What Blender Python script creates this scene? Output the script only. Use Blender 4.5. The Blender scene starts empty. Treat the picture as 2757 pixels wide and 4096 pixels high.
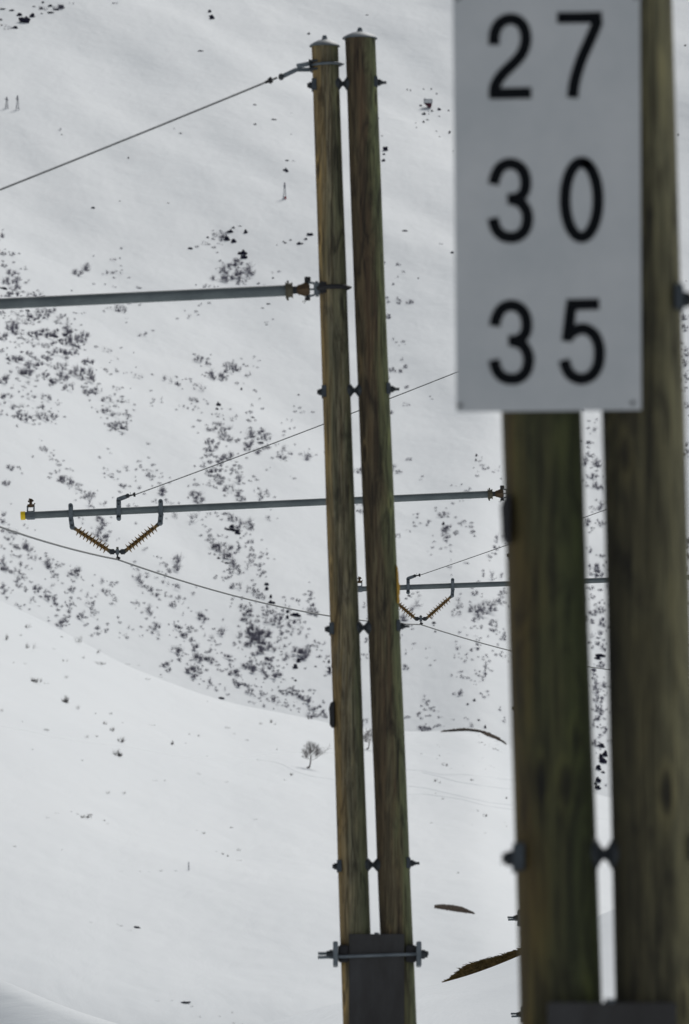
import bpy, bmesh, math, random
from mathutils import Vector, Matrix, noise
from mathutils.bvhtree import BVHTree
random.seed(7)
R = math.radians
S = bpy.context.scene
COL = S.collection

# ------------------------------------------------------------------ camera
W, H = 2757.0, 4096.0
FPX = 2757.0 * 300.0 / 24.0
PITCH = math.atan((5223.0 - 2048.0) / FPX)
CAM = Vector((0, 0, 1.7))
FW = Vector((0, math.cos(PITCH), math.sin(PITCH)))
UP = Vector((0, -math.sin(PITCH), math.cos(PITCH)))
def ray(x, y):
    return FW + Vector((1, 0, 0)) * ((x - W / 2) / FPX) - UP * ((y - H / 2) / FPX)
def on_plane(x, y, Y):
    r = ray(x, y)
    return CAM + r * (Y / r.y)
cd = bpy.data.cameras.new('camera'); cam = bpy.data.objects.new('camera', cd); COL.objects.link(cam)
cam.location = CAM; cam.rotation_euler = (math.pi / 2 + PITCH, 0, 0)
cd.sensor_fit = 'HORIZONTAL'; cd.sensor_width = 24; cd.lens = 300
cd.clip_start = 0.5; cd.clip_end = 30000
cd.dof.use_dof = True; cd.dof.focus_distance = 150; cd.dof.aperture_fstop = 7.8
S.camera = cam

# ------------------------------------------------------------------ materials
def mat(name, rough=0.7, metal=0.0):
    m = bpy.data.materials.new(name); m.use_nodes = True
    nt = m.node_tree; b = nt.nodes['Principled BSDF']
    b.inputs['Roughness'].default_value = rough; b.inputs['Metallic'].default_value = metal
    return m, nt, b
def N(nt, t, **kw):
    n = nt.nodes.new(t)
    for k, v in kw.items():
        if k in n.inputs: n.inputs[k].default_value = v
        else: setattr(n, k, v)
    return n
def L(nt, a, b): nt.links.new(a, b)
def ramp(nt, src, stops):
    r = nt.nodes.new('ShaderNodeValToRGB'); e = r.color_ramp.elements
    while len(e) < len(stops): e.new(0.5)
    for el, (p, c) in zip(e, stops):
        el.position = p; el.color = (*c, 1) if len(c) == 3 else c
    L(nt, src, r.inputs[0]); return r
def mix(nt, fac, a, b, mode='MIX'):
    m = nt.nodes.new('ShaderNodeMix'); m.data_type = 'RGBA'; m.blend_type = mode
    for sock, v in ((m.inputs[0], fac), (m.inputs[6], a), (m.inputs[7], b)):
        if hasattr(v, 'is_output'): L(nt, v, sock)
        elif isinstance(v, (int, float)): sock.default_value = v
        else: sock.default_value = (*v, 1)
    return m.outputs[2]
def coords(nt, scale):
    tc = nt.nodes.new('ShaderNodeTexCoord'); mp = nt.nodes.new('ShaderNodeMapping')
    mp.inputs['Scale'].default_value = scale; L(nt, tc.outputs['Object'], mp.inputs[0])
    return mp.outputs[0], tc
def simple(name, c1, c2, scale, rough=0.7, metal=0.0, bump=0.0, stretch=(1, 1, 1)):
    m, nt, b = mat(name, rough, metal)
    if rough >= 0.85: b.inputs['Specular IOR Level'].default_value = 0.06
    v, tc = coords(nt, tuple(scale * s for s in stretch))
    n = N(nt, 'ShaderNodeTexNoise', Scale=1.0, Detail=6.0, Roughness=0.65); L(nt, v, n.inputs['Vector'])
    r = ramp(nt, n.outputs['Fac'], [(0.32, c1), (0.68, c2)])
    L(nt, r.outputs[0], b.inputs['Base Color'])
    if bump:
        bp = N(nt, 'ShaderNodeBump', Strength=bump, Distance=0.01); L(nt, n.outputs['Fac'], bp.inputs['Height']); L(nt, bp.outputs[0], b.inputs['Normal'])
    return m
def wood(name, cols, green, seed):
    """cols: crack, dark, mid, light (grey), patch, warm flank"""
    m, nt, b = mat(name, 0.85)
    tc = nt.nodes.new('ShaderNodeTexCoord')
    def cv(sc, off=0.0):
        mp = nt.nodes.new('ShaderNodeMapping'); mp.inputs['Scale'].default_value = sc; mp.inputs['Location'].default_value = (seed + off, seed * 2, seed * 3)
        L(nt, tc.outputs['Object'], mp.inputs[0]); return mp.outputs[0]
    def nz(sc, det, dist=0.0, off=0.0, rough=0.6):
        n = N(nt, 'ShaderNodeTexNoise', Scale=1.0, Detail=det, Roughness=rough, Distortion=dist); L(nt, cv(sc, off), n.inputs['Vector']); return n.outputs['Fac']
    # cathedral grain: rings distorted by a slow noise
    wv = N(nt, 'ShaderNodeTexWave', Scale=1.0, Distortion=9.0, Detail=3.0); wv.wave_type = 'BANDS'; wv.bands_direction = 'X'; wv.inputs['Detail Scale'].default_value = 0.7
    L(nt, cv((5.0, 3.0, 0.55)), wv.inputs['Vector'])
    g = ramp(nt, wv.outputs['Fac'], [(0.0, cols[1]), (0.35, cols[2]), (0.7, cols[3]), (1.0, cols[2])]).outputs[0]
    g2 = ramp(nt, nz((24, 24, 1.9), 7.0, 1.4, 3.0, 0.68), [(0.30, cols[0]), (0.44, cols[1]), (0.56, cols[2]), (0.70, cols[3])]).outputs[0]
    base = mix(nt, 0.55, g, g2)
    big = nz((6, 6, 0.5), 4.0, 0.6, 9.0)
    base = mix(nt, ramp(nt, big, [(0.44, (0, 0, 0)), (0.60, (0.85, 0.85, 0.85))]).outputs[0], base, mix(nt, 0.35, cols[4], base))
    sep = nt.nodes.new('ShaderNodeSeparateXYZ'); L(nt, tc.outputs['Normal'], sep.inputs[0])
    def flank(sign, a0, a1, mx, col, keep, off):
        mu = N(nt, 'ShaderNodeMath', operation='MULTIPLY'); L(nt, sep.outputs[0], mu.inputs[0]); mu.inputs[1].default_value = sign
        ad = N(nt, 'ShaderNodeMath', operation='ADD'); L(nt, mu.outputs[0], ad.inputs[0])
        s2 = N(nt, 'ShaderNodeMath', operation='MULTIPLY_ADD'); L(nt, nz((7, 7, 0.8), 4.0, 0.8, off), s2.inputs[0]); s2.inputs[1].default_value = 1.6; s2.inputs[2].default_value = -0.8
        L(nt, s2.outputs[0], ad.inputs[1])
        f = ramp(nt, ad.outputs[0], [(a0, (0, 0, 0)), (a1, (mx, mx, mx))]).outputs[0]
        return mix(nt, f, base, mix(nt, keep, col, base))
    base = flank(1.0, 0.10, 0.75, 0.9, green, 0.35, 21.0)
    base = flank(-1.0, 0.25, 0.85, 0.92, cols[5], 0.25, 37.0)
    cr = ramp(nt, nz((62, 62, 1.9), 5.0, 0.9, 5.0), [(0.36, (0.25, 0.23, 0.21)), (0.48, (1, 1, 1))]).outputs[0]
    base = mix(nt, 0.9, base, cr, 'MULTIPLY')
    st_ = ramp(nt, nz((8, 8, 1.5), 5.0, 1.8, 15.0), [(0.34, (0.30, 0.28, 0.26)), (0.50, (1, 1, 1)), (0.68, (1.45, 1.42, 1.32))]).outputs[0]
    base = mix(nt, 0.9, base, st_, 'MULTIPLY')
    vo = N(nt, 'ShaderNodeTexVoronoi', Scale=1.0, Randomness=1.0); L(nt, cv((5.5, 5.5, 1.7), 2.0), vo.inputs['Vector'])
    kn = ramp(nt, vo.outputs['Distance'], [(0.06, (0.18, 0.15, 0.13)), (0.12, (0.6, 0.56, 0.5)), (0.17, (1.7, 1.65, 1.5)), (0.27, (1, 1, 1))]).outputs[0]
    base = mix(nt, 0.85, base, kn, 'MULTIPLY')
    L(nt, base, b.inputs['Base Color'])
    bp = N(nt, 'ShaderNodeBump', Strength=0.6, Distance=0.008); L(nt, cr, bp.inputs['Height']); L(nt, bp.outputs[0], b.inputs['Normal'])
    return m
M = {}
M['wood_left'] = wood('weathered_wood', [(0.0381, 0.0276, 0.0138), (0.0817, 0.0632, 0.0323), (0.1524, 0.1265, 0.0714), (0.2285, 0.2071, 0.1498), (0.0925, 0.0978, 0.0576), (0.2612, 0.1668, 0.0517)], (0.0675, 0.0828, 0.0415), 0)
M['wood_right'] = wood('green_wood', [(0.0266, 0.0169, 0.0095), (0.0583, 0.0410, 0.0224), (0.0902, 0.0724, 0.0384), (0.1378, 0.1206, 0.0693), (0.0689, 0.0385, 0.0192), (0.0796, 0.0580, 0.0299)], (0.1325, 0.1689, 0.0746), 11)
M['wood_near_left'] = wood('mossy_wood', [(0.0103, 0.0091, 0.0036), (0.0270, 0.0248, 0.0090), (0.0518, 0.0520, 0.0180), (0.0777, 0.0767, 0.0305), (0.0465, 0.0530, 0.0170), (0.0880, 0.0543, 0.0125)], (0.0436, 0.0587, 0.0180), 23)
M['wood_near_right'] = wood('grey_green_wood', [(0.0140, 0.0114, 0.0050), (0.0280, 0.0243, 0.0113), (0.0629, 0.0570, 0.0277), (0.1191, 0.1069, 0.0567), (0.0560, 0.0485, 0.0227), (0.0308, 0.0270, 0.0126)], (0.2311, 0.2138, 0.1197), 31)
M['galv'] = simple('galvanised_steel', (0.085, 0.105, 0.12), (0.155, 0.18, 0.20), 9, 0.6, 0.2, 0.15)
M['plate'] = simple('blue_grey_plate', (0.028, 0.036, 0.044), (0.055, 0.068, 0.08), 12, 0.75, 0.1)
M['tube'] = simple('grey_galvanised_tube', (0.085, 0.105, 0.112), (0.15, 0.175, 0.18), 6, 0.6, 0.2, 0.1, (0.5, 1, 1))
M['dark'] = simple('dark_steel', (0.014, 0.018, 0.022), (0.035, 0.042, 0.048), 30, 0.7, 0.1)
M['black'] = simple('black_iron', (0.008, 0.008, 0.01), (0.02, 0.02, 0.022), 40, 0.8, 0.0)
M['beam'] = simple('brown_black_steel', (0.018, 0.016, 0.015), (0.042, 0.042, 0.044), 4, 0.7, 0.1, 0.0, (1, 1, .3))
M['rust'] = simple('rusty_iron', (0.045, 0.027, 0.013), (0.11, 0.066, 0.03), 22, 0.8, 0.0)
M['brass'] = simple('dull_bronze', (0.06, 0.052, 0.032), (0.11, 0.098, 0.065), 20, 0.7, 0.1)
M['silicone'] = simple('brown_silicone', (0.16, 0.09, 0.022), (0.26, 0.15, 0.04), 14, 0.55)
M['yellow'] = simple('yellow_plastic', (0.75, 0.52, 0.0), (0.85, 0.62, 0.01), 12, 0.5)
M['yellow_tag'] = simple('faded_yellow_plastic', (0.32, 0.19, 0.02), (0.48, 0.28, 0.03), 12, 0.6)
M['wire'] = simple('steel_rope', (0.11, 0.115, 0.115), (0.20, 0.205, 0.20), 30, 0.6, 0.2)
M['sign'] = simple('off_white_sign_enamel', (0.41, 0.43, 0.445), (0.50, 0.51, 0.52), 2.4, 0.6)
M['sign_back'] = simple('aluminium', (0.3, 0.3, 0.31), (0.4, 0.4, 0.41), 4, 0.4, 0.6)
M['digit'] = simple('black_lettering', (0.006, 0.007, 0.009), (0.009, 0.010, 0.012), 5, 0.9)
M['screw'] = simple('dirty_screw', (0.07, 0.075, 0.08), (0.2, 0.2, 0.2), 60, 0.6, 0.4)
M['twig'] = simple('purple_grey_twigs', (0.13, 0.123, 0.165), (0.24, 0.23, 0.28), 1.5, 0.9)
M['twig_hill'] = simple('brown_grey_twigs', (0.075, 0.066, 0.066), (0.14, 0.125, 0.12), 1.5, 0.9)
M['bark'] = simple('dark_bark', (0.07, 0.06, 0.06), (0.17, 0.15, 0.145), 2.5, 0.9)
M['rock'] = simple('dark_schist_rock', (0.010, 0.010, 0.026), (0.035, 0.034, 0.058), 0.35, 0.9, 0, 0.0)
M['turf'] = simple('brown_turf', (0.012, 0.008, 0.006), (0.065, 0.042, 0.024), 3.0, 0.95)
M['turf_dark'] = simple('dark_matted_turf', (0.012, 0.009, 0.004), (0.05, 0.036, 0.014), 14, 0.95)
M['grass'] = simple('dry_grass', (0.03, 0.021, 0.008), (0.24, 0.17, 0.07), 7, 0.9)
M['pylon'] = simple('grey_pylon_steel', (0.20, 0.21, 0.25), (0.28, 0.29, 0.33), 0.5, 0.7)
M['pylon_dark'] = simple('dark_pylon_steel', (0.05, 0.05, 0.085), (0.07, 0.07, 0.11), 0.5, 0.7)
M['red'] = simple('red_padding', (0.30, 0.02, 0.035), (0.42, 0.03, 0.05), 1, 0.7)
M['white'] = simple('white_paint', (0.62, 0.64, 0.66), (0.72, 0.74, 0.75), 1, 0.7)
M['darkred'] = simple('dark_red_paint', (0.05, 0.008, 0.02), (0.075, 0.012, 0.03), 0.6, 0.7)
M['track_shade'] = simple('packed_snow_groove_shade', (0.62, 0.67, 0.70), (0.69, 0.73, 0.76), 0.3, 0.7)  # packed snow toned darker, painting in the shade of the track grooves
# snow
m, nt, b = mat('snow', 0.75); M['snow'] = m
b.inputs['Specular IOR Level'].default_value = 0.25
v, tc = coords(nt, (1, 0.33, 1))
nA = N(nt, 'ShaderNodeTexNoise', Scale=0.016, Detail=5, Roughness=0.55); L(nt, v, nA.inputs['Vector'])
v2, _ = coords(nt, (0.12, 0.035, 0.1))
nB = N(nt, 'ShaderNodeTexNoise', Scale=1.0, Detail=8.0, Roughness=0.6, Distortion=0.8); L(nt, v2, nB.inputs['Vector'])
L(nt, ramp(nt, nA.outputs['Fac'], [(0.3, (0.77, 0.815, 0.84)), (0.7, (0.82, 0.86, 0.88))]).outputs[0], b.inputs['Base Color'])
b1 = N(nt, 'ShaderNodeBump', Strength=0.35, Distance=9.0); L(nt, nA.outputs['Fac'], b1.inputs['Height'])
b2 = N(nt, 'ShaderNodeBump', Strength=0.16, Distance=1.2); L(nt, nB.outputs['Fac'], b2.inputs['Height']); L(nt, b1.outputs[0], b2.inputs['Normal'])
L(nt, b2.outputs[0], b.inputs['Normal'])

# ------------------------------------------------------------------ helpers
def tag(o, label=None, cat=None, group=None, kind=None):
    if label: o['label'] = label
    if cat: o['category'] = cat
    if group: o['group'] = group
    if kind: o['kind'] = kind
    return o
def empty(name, loc):
    o = bpy.data.objects.new(name, None); COL.objects.link(o); o.location = loc; o.empty_display_size = 0.2
    return o
def obj(name, bm, m, parent=None, smooth=True):
    """bm holds WORLD coordinates (or local ones when no parent and no origin is wanted)."""
    me = bpy.data.meshes.new(name)
    if parent is not None:
        p = parent; off = Vector((0, 0, 0))
        while p is not None: off += p.location; p = p.parent
        bmesh.ops.translate(bm, verts=bm.verts, vec=-off)
    bmesh.ops.recalc_face_normals(bm, faces=bm.faces)
    bm.to_mesh(me); bm.free()
    me.materials.append(M[m] if isinstance(m, str) else m)
    if smooth:
        for p in me.polygons: p.use_smooth = True
        try: me.set_sharp_from_angle(angle=R(35))
        except Exception: pass
    o = bpy.data.objects.new(name, me); COL.objects.link(o)
    if parent is not None: o.parent = parent
    return o
def split(name, bm, m, parent):
    """every loose piece becomes a part of its own"""
    bm.verts.ensure_lookup_table(); left = set(bm.verts); out = []
    while left:
        st_ = [left.pop()]; grp = set(st_)
        while st_:
            v = st_.pop()
            for e in v.link_edges:
                o2 = e.other_vert(v)
                if o2 not in grp: grp.add(o2); st_.append(o2); left.discard(o2)
        nb = bmesh.new(); mp = {v: nb.verts.new(v.co) for v in grp}
        for f in {f for v in grp for f in v.link_faces}: nb.faces.new([mp[v] for v in f.verts])
        out.append(obj(name, nb, m, parent))
    bm.free(); return out
def box(bm, a, b, bev=0.0):
    """axis-aligned box between corners a, b"""
    r = bmesh.ops.create_cube(bm, size=1.0); vs = r['verts']
    a = Vector(a); b = Vector(b)
    for v in vs: v.co = Vector(((a.x + b.x) / 2 + v.co.x * (b.x - a.x), (a.y + b.y) / 2 + v.co.y * (b.y - a.y), (a.z + b.z) / 2 + v.co.z * (b.z - a.z)))
    if bev:
        es = list({e for v in vs for e in v.link_edges})
        bmesh.ops.bevel(bm, geom=es, offset=bev, segments=2, affect='EDGES')
    return bm
def tube(bm, pts, rad, n=12, cap=True):
    """round bar through pts; rad a number or one per point"""
    pts = [Vector(p) for p in pts]; rs = rad if isinstance(rad, (list, tuple)) else [rad] * len(pts)
    rings = []; ref = None
    for i, p in enumerate(pts):
        t = (pts[min(i + 1, len(pts) - 1)] - pts[max(i - 1, 0)]).normalized()
        if ref is None:
            ref = Vector((0, 0, 1)) if abs(t.z) < 0.9 else Vector((1, 0, 0))
        a = t.cross(ref).normalized(); c = a.cross(t).normalized(); ref = c
        rings.append([bm.verts.new(p + (a * math.cos(2 * math.pi * k / n) + c * math.sin(2 * math.pi * k / n)) * rs[i]) for k in range(n)])
    for r0, r1 in zip(rings, rings[1:]):
        for k in range(n): bm.faces.new((r0[k], r0[(k + 1) % n], r1[(k + 1) % n], r1[k]))
    if cap:
        bm.faces.new(rings[0][::-1]); bm.faces.new(rings[-1])
    return bm
def bar(bm, a, b, wid, dep, bev=0.0):
    """flat bar from a to b in an XZ plane: wid across, dep in Y"""
    a = Vector(a); b = Vector(b); d = (b - a); ln = d.length; d.normalize()
    s = Vector((0, 1, 0)); c = d.cross(s).normalized()
    r = bmesh.ops.create_cube(bm, size=1.0)
    for v in r['verts']:
        q = v.co.copy(); v.co = (a + b) / 2 + d * q.x * ln + s * q.y * dep + c * q.z * wid
    if bev:
        bmesh.ops.bevel(bm, geom=list({e for v in r['verts'] for e in v.link_edges}), offset=bev, segments=2, affect='EDGES')
    return bm
def hexnut(bm, a, b, rad): return tube(bm, [a, b], rad, 6)
NB = bmesh.new

# ------------------------------------------------------------------ terrain
def interp(tab, x):
    if x <= tab[0][0]: return tab[0][1]
    for (x0, y0), (x1, y1) in zip(tab, tab[1:]):
        if x <= x1:
            t = (x - x0) / (x1 - x0); return y0 + (y1 - y0) * t
    return tab[-1][1]
def smooth_tab(tab, step=20, k=10):
    xs = list(range(int(tab[0][0]), int(tab[-1][0]) + 1, step)); ys = [interp(tab, x) for x in xs]
    for _ in range(k): ys = [(ys[max(i - 1, 0)] + ys[i] * 2 + ys[min(i + 1, len(ys) - 1)]) / 4 for i in range(len(ys))]
    return xs[0], step, ys
RIDGE = smooth_tab([(-1600, 1700), (0, 2405), (100, 2452), (200, 2500), (310, 2560), (500, 2662), (700, 2740), (800, 2775), (930, 2815), (1060, 2840), (1200, 2866), (1330, 2897), (1480, 2918), (1600, 2925), (1680, 2928), (1760, 2924), (1850, 2916), (1920, 2917), (1975, 2935), (2030, 2975), (2120, 3040), (2250, 3120), (2380, 3180), (2500, 3200), (2757, 3200), (4400, 2900)])
CREST = smooth_tab(k=24, tab=[(-1600, 3500), (-200, 3860), (0, 3912), (100, 3960), (250, 4025), (400, 4075), (520, 4110), (700, 4160), (900, 4140), (1150, 4067), (1355, 4011), (1667, 3958), (1785, 3928), (1900, 3897), (1985, 3862), (2059, 3834), (2250, 3745), (2426, 3640), (2757, 3560), (4400, 3300)])
def st(t, x):
    x0, s, ys = t; i = (x - x0) / s
    if i <= 0: return ys[0]
    if i >= len(ys) - 1: return ys[-1]
    j = int(i); return ys[j] + (ys[j + 1] - ys[j]) * (i - j)
SHELF = [(-1600, 3500), (0, 3680), (500, 3700), (1000, 3790), (1400, 3850), (2000, 3760), (2757, 3600), (4400, 3500)]
def sstep(t): t = max(0.0, min(1.0, t)); return t * t * (3 - 2 * t)
def ypx(u, d):
    """image row at which the ground at distance d along column u is seen"""
    C, Rg = st(CREST, u), st(RIDGE, u)
    X = (u - W / 2) / FPX * d
    if d <= 150:
        z0 = 0.04 * 110; y0 = 5223 - (z0 - 1.7) * FPX / 110
        t = (d - 110) / 40
        k = sstep((u - 450) / 500)
        return y0 + (C - y0) * (k * math.sin(t * math.pi / 2) + (1 - k) * (1 - (1 - max(0, min(1, (d - 147.0) / 3.0))) ** 1.12))
    if d < 175: return C + 230 * sstep((d - 150) / 25)
    hb = 4230.0
    if d < 1000: return C + 230 + (hb + 60 - C - 230) * (d - 175) / 825
    if d <= 1500:
        t = (d - 1000) / 500
        y = (hb + 60) + (Rg - hb - 60) * (t ** 0.55)
        n = noise.noise(Vector((X / 62, d / 120, 3.3))) * 60 + noise.noise(Vector((X / 24, d / 45, 7.7))) * 12
        n += 30 * math.sin((t * 7.5) + X / 90.0 + 1.0) * (1 - t)
        return y + n * min(1, t * 8) * sstep((1 - t) * 2.2)
    if d < 1570: return Rg + 170 * sstep((d - 1500) / 70)
    if d < 1900: return Rg + 170 - 40 * (d - 1570) / 330
    if d <= 3400:
        t = (d - 1900) / 1200
        y = Rg + 130 + (-120 - (Rg + 130)) * (t if t > 1 else t ** 0.8)
        q = Vector((X / 150 + d / 700, d / 560, 1.1))
        n = noise.noise(q) * 84 + noise.noise(q * 2.9) * 32 + noise.noise(q * 7.7) * 14
        return y + n * min(1, t * 6 + 0.15)
    y1 = ypx(u, 3400.0)
    return y1 + (5200 - y1) * sstep((d - 3400) / 9000) * 0.9
ds = [0.5, 3, 8, 15, 25, 40, 60, 80, 100, 110, 115, 120, 125, 130, 135, 140, 144, 145, 146, 146.6, 147.2, 147.8, 148.4, 149, 149.5, 150, 150.4, 151, 153, 156, 162, 170, 175, 200, 240, 290, 330]
ds += [330 + 670 * (i / 14) for i in range(1, 15)] + [1000 + 500 * (i / 170) for i in range(1, 171)] + [1504, 1512, 1525, 1545, 1570, 1700, 1850, 1900]
ds += [1900 + 1500 * (i / 330) for i in range(1, 331)] + [3600, 4000, 5000, 7000, 10000, 14000]
us = [-1500 + 12.0 * i for i in range(int(5800 / 12))]
azs = []
for u in us:
    azs.append((math.atan((u - W / 2) / FPX), u))
a0, a1 = azs[0][0], azs[-1][0]
left = [(a0 - (math.pi - 0.02 + a0) * (i / 40) ** 2.0, us[0]) for i in range(40, 0, -1)]
right = [(a1 + (math.pi - 0.02 - a1) * (i / 40) ** 2.0, us[-1]) for i in range(1, 41)]
azs = left + azs + right
bm = NB(); rows = []
for d in ds:
    row = []
    for a, u in azs:
        Yw = d * math.cos(a)
        side = max(0.0, min(1.0, (abs(a) - 0.09) / 0.5))
        zn = 0.04 * Yw * (1 if abs(a) < 0.2 else 1)
        if d <= 110: z = zn - 0.02 * math.sin(Yw * 0.4) * min(1, d / 20)
        else:
            y = ypx(u, d); r = ray(u, y)
            zf = CAM.z + r.z / math.hypot(r.x, r.y) * d
            # side valleys: the same mountains carry on round the horizon
            z = zf if d > 150 else zn + (zf - 0.04 * d * math.cos(math.atan((u - W / 2) / FPX))) * ((d - 110) / 40 if side > 0 else 1)
            if d <= 150 and side == 0: z = zf
        row.append(bm.verts.new((d * math.sin(a), Yw, z)))
    rows.append(row)
for r0, r1 in zip(rows, rows[1:]):
    for i in range(len(azs) - 1): bm.faces.new((r0[i], r0[i + 1], r1[i + 1], r1[i]))
    bm.faces.new((r0[-1], r0[0], r1[0], r1[-1]))
bm.faces.new(rows[0][::-1])
bvh = BVHTree.FromBMesh(bm)
me = bpy.data.meshes.new('ground'); bm.to_mesh(me); bm.free(); me.materials.append(M['snow'])
for p in me.polygons: p.use_smooth = True
ground = bpy.data.objects.new('snow_ground', me); COL.objects.link(ground)
tag(ground, 'snow-covered valley floor, hill and mountainside', None, None, 'structure')
def hit(x, y, far=False):
    r = ray(x, y).normalized(); o = CAM.copy()
    if far: o = CAM + r * 1560
    h = bvh.ray_cast(o, r, 20000)[0]
    return h
def down(p):
    h = bvh.ray_cast(Vector((p.x, p.y, 3000)), Vector((0, 0, -1)), 6000)[0]
    return h if h else p
def gz(x, y): return down(Vector((x, y, 0))).z

# ------------------------------------------------------------------ masts
MID = 76.0
def pole(bm, a, b, ra, rb, seed, n=40, rings=70):
    a = Vector(a); b = Vector(b); prev = None
    for i in range(rings + 1):
        t = i / rings; c = a.lerp(b, t)
        c = c + Vector((noise.noise(Vector((seed, t * 3.1, 0))), noise.noise(Vector((seed, t * 3.3, 5))), 0)) * 0.010
        r0 = ra + (rb - ra) * t; ring = []
        for k in range(n):
            an = 2 * math.pi * k / n
            r = r0 * (1 + 0.02 * noise.noise(Vector((math.cos(an) * 1.2, math.sin(an) * 1.2, t * 9 + seed))) + 0.008 * noise.noise(Vector((math.cos(an) * 5, math.sin(an) * 5, t * 14 + seed))))
            ring.append(bm.verts.new(c + Vector((math.cos(an) * r, math.sin(an) * r, 0))))
        if prev:
            for k in range(n): bm.faces.new((prev[k], prev[(k + 1) % n], ring[(k + 1) % n], ring[k]))
        else: bm.faces.new(ring[::-1])
        prev = ring
    bm.faces.new(prev); return bm
def mast(Y, origin_px, label, group, mats, xl=-0.187, xr=0.174, ll=-0.0346, lr=-0.0401, rl=(0.137, 0.118), rr=(0.146, 0.135), Hl=8.085, Hr=8.155, rows_z=(0.79, 2.89, 5.0, 7.745), rod_left=0.56, clamps=(0.0, -1.32)):
    """origin = centre of the upper beam clamp; z measured up from it"""
    O = on_plane(origin_px[0], origin_px[1], Y)
    g = gz(O.x, O.y)
    root = empty('catenary_mast', (O.x, O.y, g))
    tag(root, label, 'mast', group)
    P = lambda x, y, z: Vector((O.x + x, O.y + y, O.z + z))
    zb = g - O.z - 0.4
    zb_w = max(zb, -6.0)
    poles = []
    for s, x0, lean, (r0, r1), Ht, mt, sd in ((-1, xl, ll, rl, Hl, mats[0], 3.1 + Y), (1, xr, lr, rr, Hr, mats[1], 8.7 + Y)):
        rb = r0 + (r0 - r1) / 8 * 1.2
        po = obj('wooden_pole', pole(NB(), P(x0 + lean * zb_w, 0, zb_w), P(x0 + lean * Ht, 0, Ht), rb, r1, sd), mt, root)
        c = P(x0 + lean * Ht, 0, Ht)
        bm = NB(); prof = [(r1 * 1.16, -0.006), (r1 * 1.17, 0.0), (r1 * 1.10, 0.010), (r1 * 0.85, 0.030), (r1 * 0.5, 0.050), (r1 * .3, .056), (0.026, 0.060), (0.020, 0.088), (0.013, 0.097)]
        tube(bm, [c + Vector((0, 0, z)) for _, z in prof], [r for r, _ in prof], 28)
        obj('pole_cap', bm, 'galv', po)
        poles.append((x0, lean, r0, r1, Ht))
    def px(i, z): return poles[i][0] + poles[i][1] * z
    def pr(i, z): return poles[i][2] + (poles[i][3] - poles[i][2]) * z / poles[i][4]
    tl = 0.045
    for z in rows_z:
        # through bolt with curved saddle plates between the poles, nut left and plate, nut and stub right
        xa, xb = px(0, z) - pr(0, z), px(1, z) + pr(1, z); xm0, xm1 = px(0, z) + pr(0, z), px(1, z) - pr(1, z)
        zz = lambda x: z + (x - (xa + xb) / 2) * tl
        br = NB(); tube(br, [P(xa - 0.045, 0, zz(xa)), P(xb + 0.085, 0, zz(xb))], 0.013, 10); b = obj('through_bolt', br, 'dark', root)
        for x, s in ((xa, -1), (xb, 1)):
            q = NB(); h = 0.048
            tube(q, [P(x - s * 0.035, 0, zz(x)), P(x + s * 0.002, 0, zz(x)), P(x + s * 0.012, 0, zz(x))], [h * 1.15, h * 1.1, h * 0.55], 4)
            box(q, P(x - s * 0.03, -pr(0, z) * 0.75, zz(x) - h), P(x + s * 0.004, pr(0, z) * 0.4, zz(x) + h), 0.004)
            obj('saddle_plate', q, 'plate', root)
            q = NB(); hexnut(q, P(x + s * 0.012, 0, zz(x)), P(x + s * 0.032, 0, zz(x)), 0.032); tube(q, [P(x + s * 0.032, 0, zz(x)), P(x + s * 0.048, 0, zz(x))], 0.022, 6)
            obj('nut', q, 'dark', b)
        q = NB(); xm = (xm0 + xm1) / 2; zc = zz(xm)
        prof = [(xm0 - 0.05, 0.066), (xm0 + 0.0, 0.060), (xm - 0.012, 0.030), (xm - 0.004, 0.022), (xm + 0.004, 0.022), (xm + 0.012, 0.030), (xm1, 0.060), (xm1 + 0.03, 0.064)]
        tube(q, [P(x, -0.02, zc) for x, _ in prof], [r for _, r in prof], 20)
        obj('spacer', q, 'dark', root)
    # steel H-beam footing gripped in front between the poles
    bt = 0.172; fw = 0.243; yf = -max(rl[0], rr[0]) - 0.012; x0 = (xl + xr) / 2
    q = NB(); zl = max(zb, -7)
    box(q, P(x0 - fw, yf - 0.018, zl), P(x0 + fw, yf, bt), 0.003)
    box(q, P(x0 - fw, -yf, zl), P(x0 + fw, -yf + 0.018, bt - 0.003), 0.003)
    box(q, P(x0 - 0.007, yf + 0.001, zl), P(x0 + 0.007, -yf - 0.001, bt - 0.006))
    obj('footing_beam', q, 'beam', root)
    q = NB(); tube(q, [P(x0, 0, bt - 0.01), P(x0, 0, bt + 0.02)], 0.022, 10); tube(q, [P(x0, yf - 0.005, bt - 0.02), P(x0, yf - 0.005, bt + 0.012)], 0.012, 8)
    split('setting_bolt', q, 'galv', root)
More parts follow.
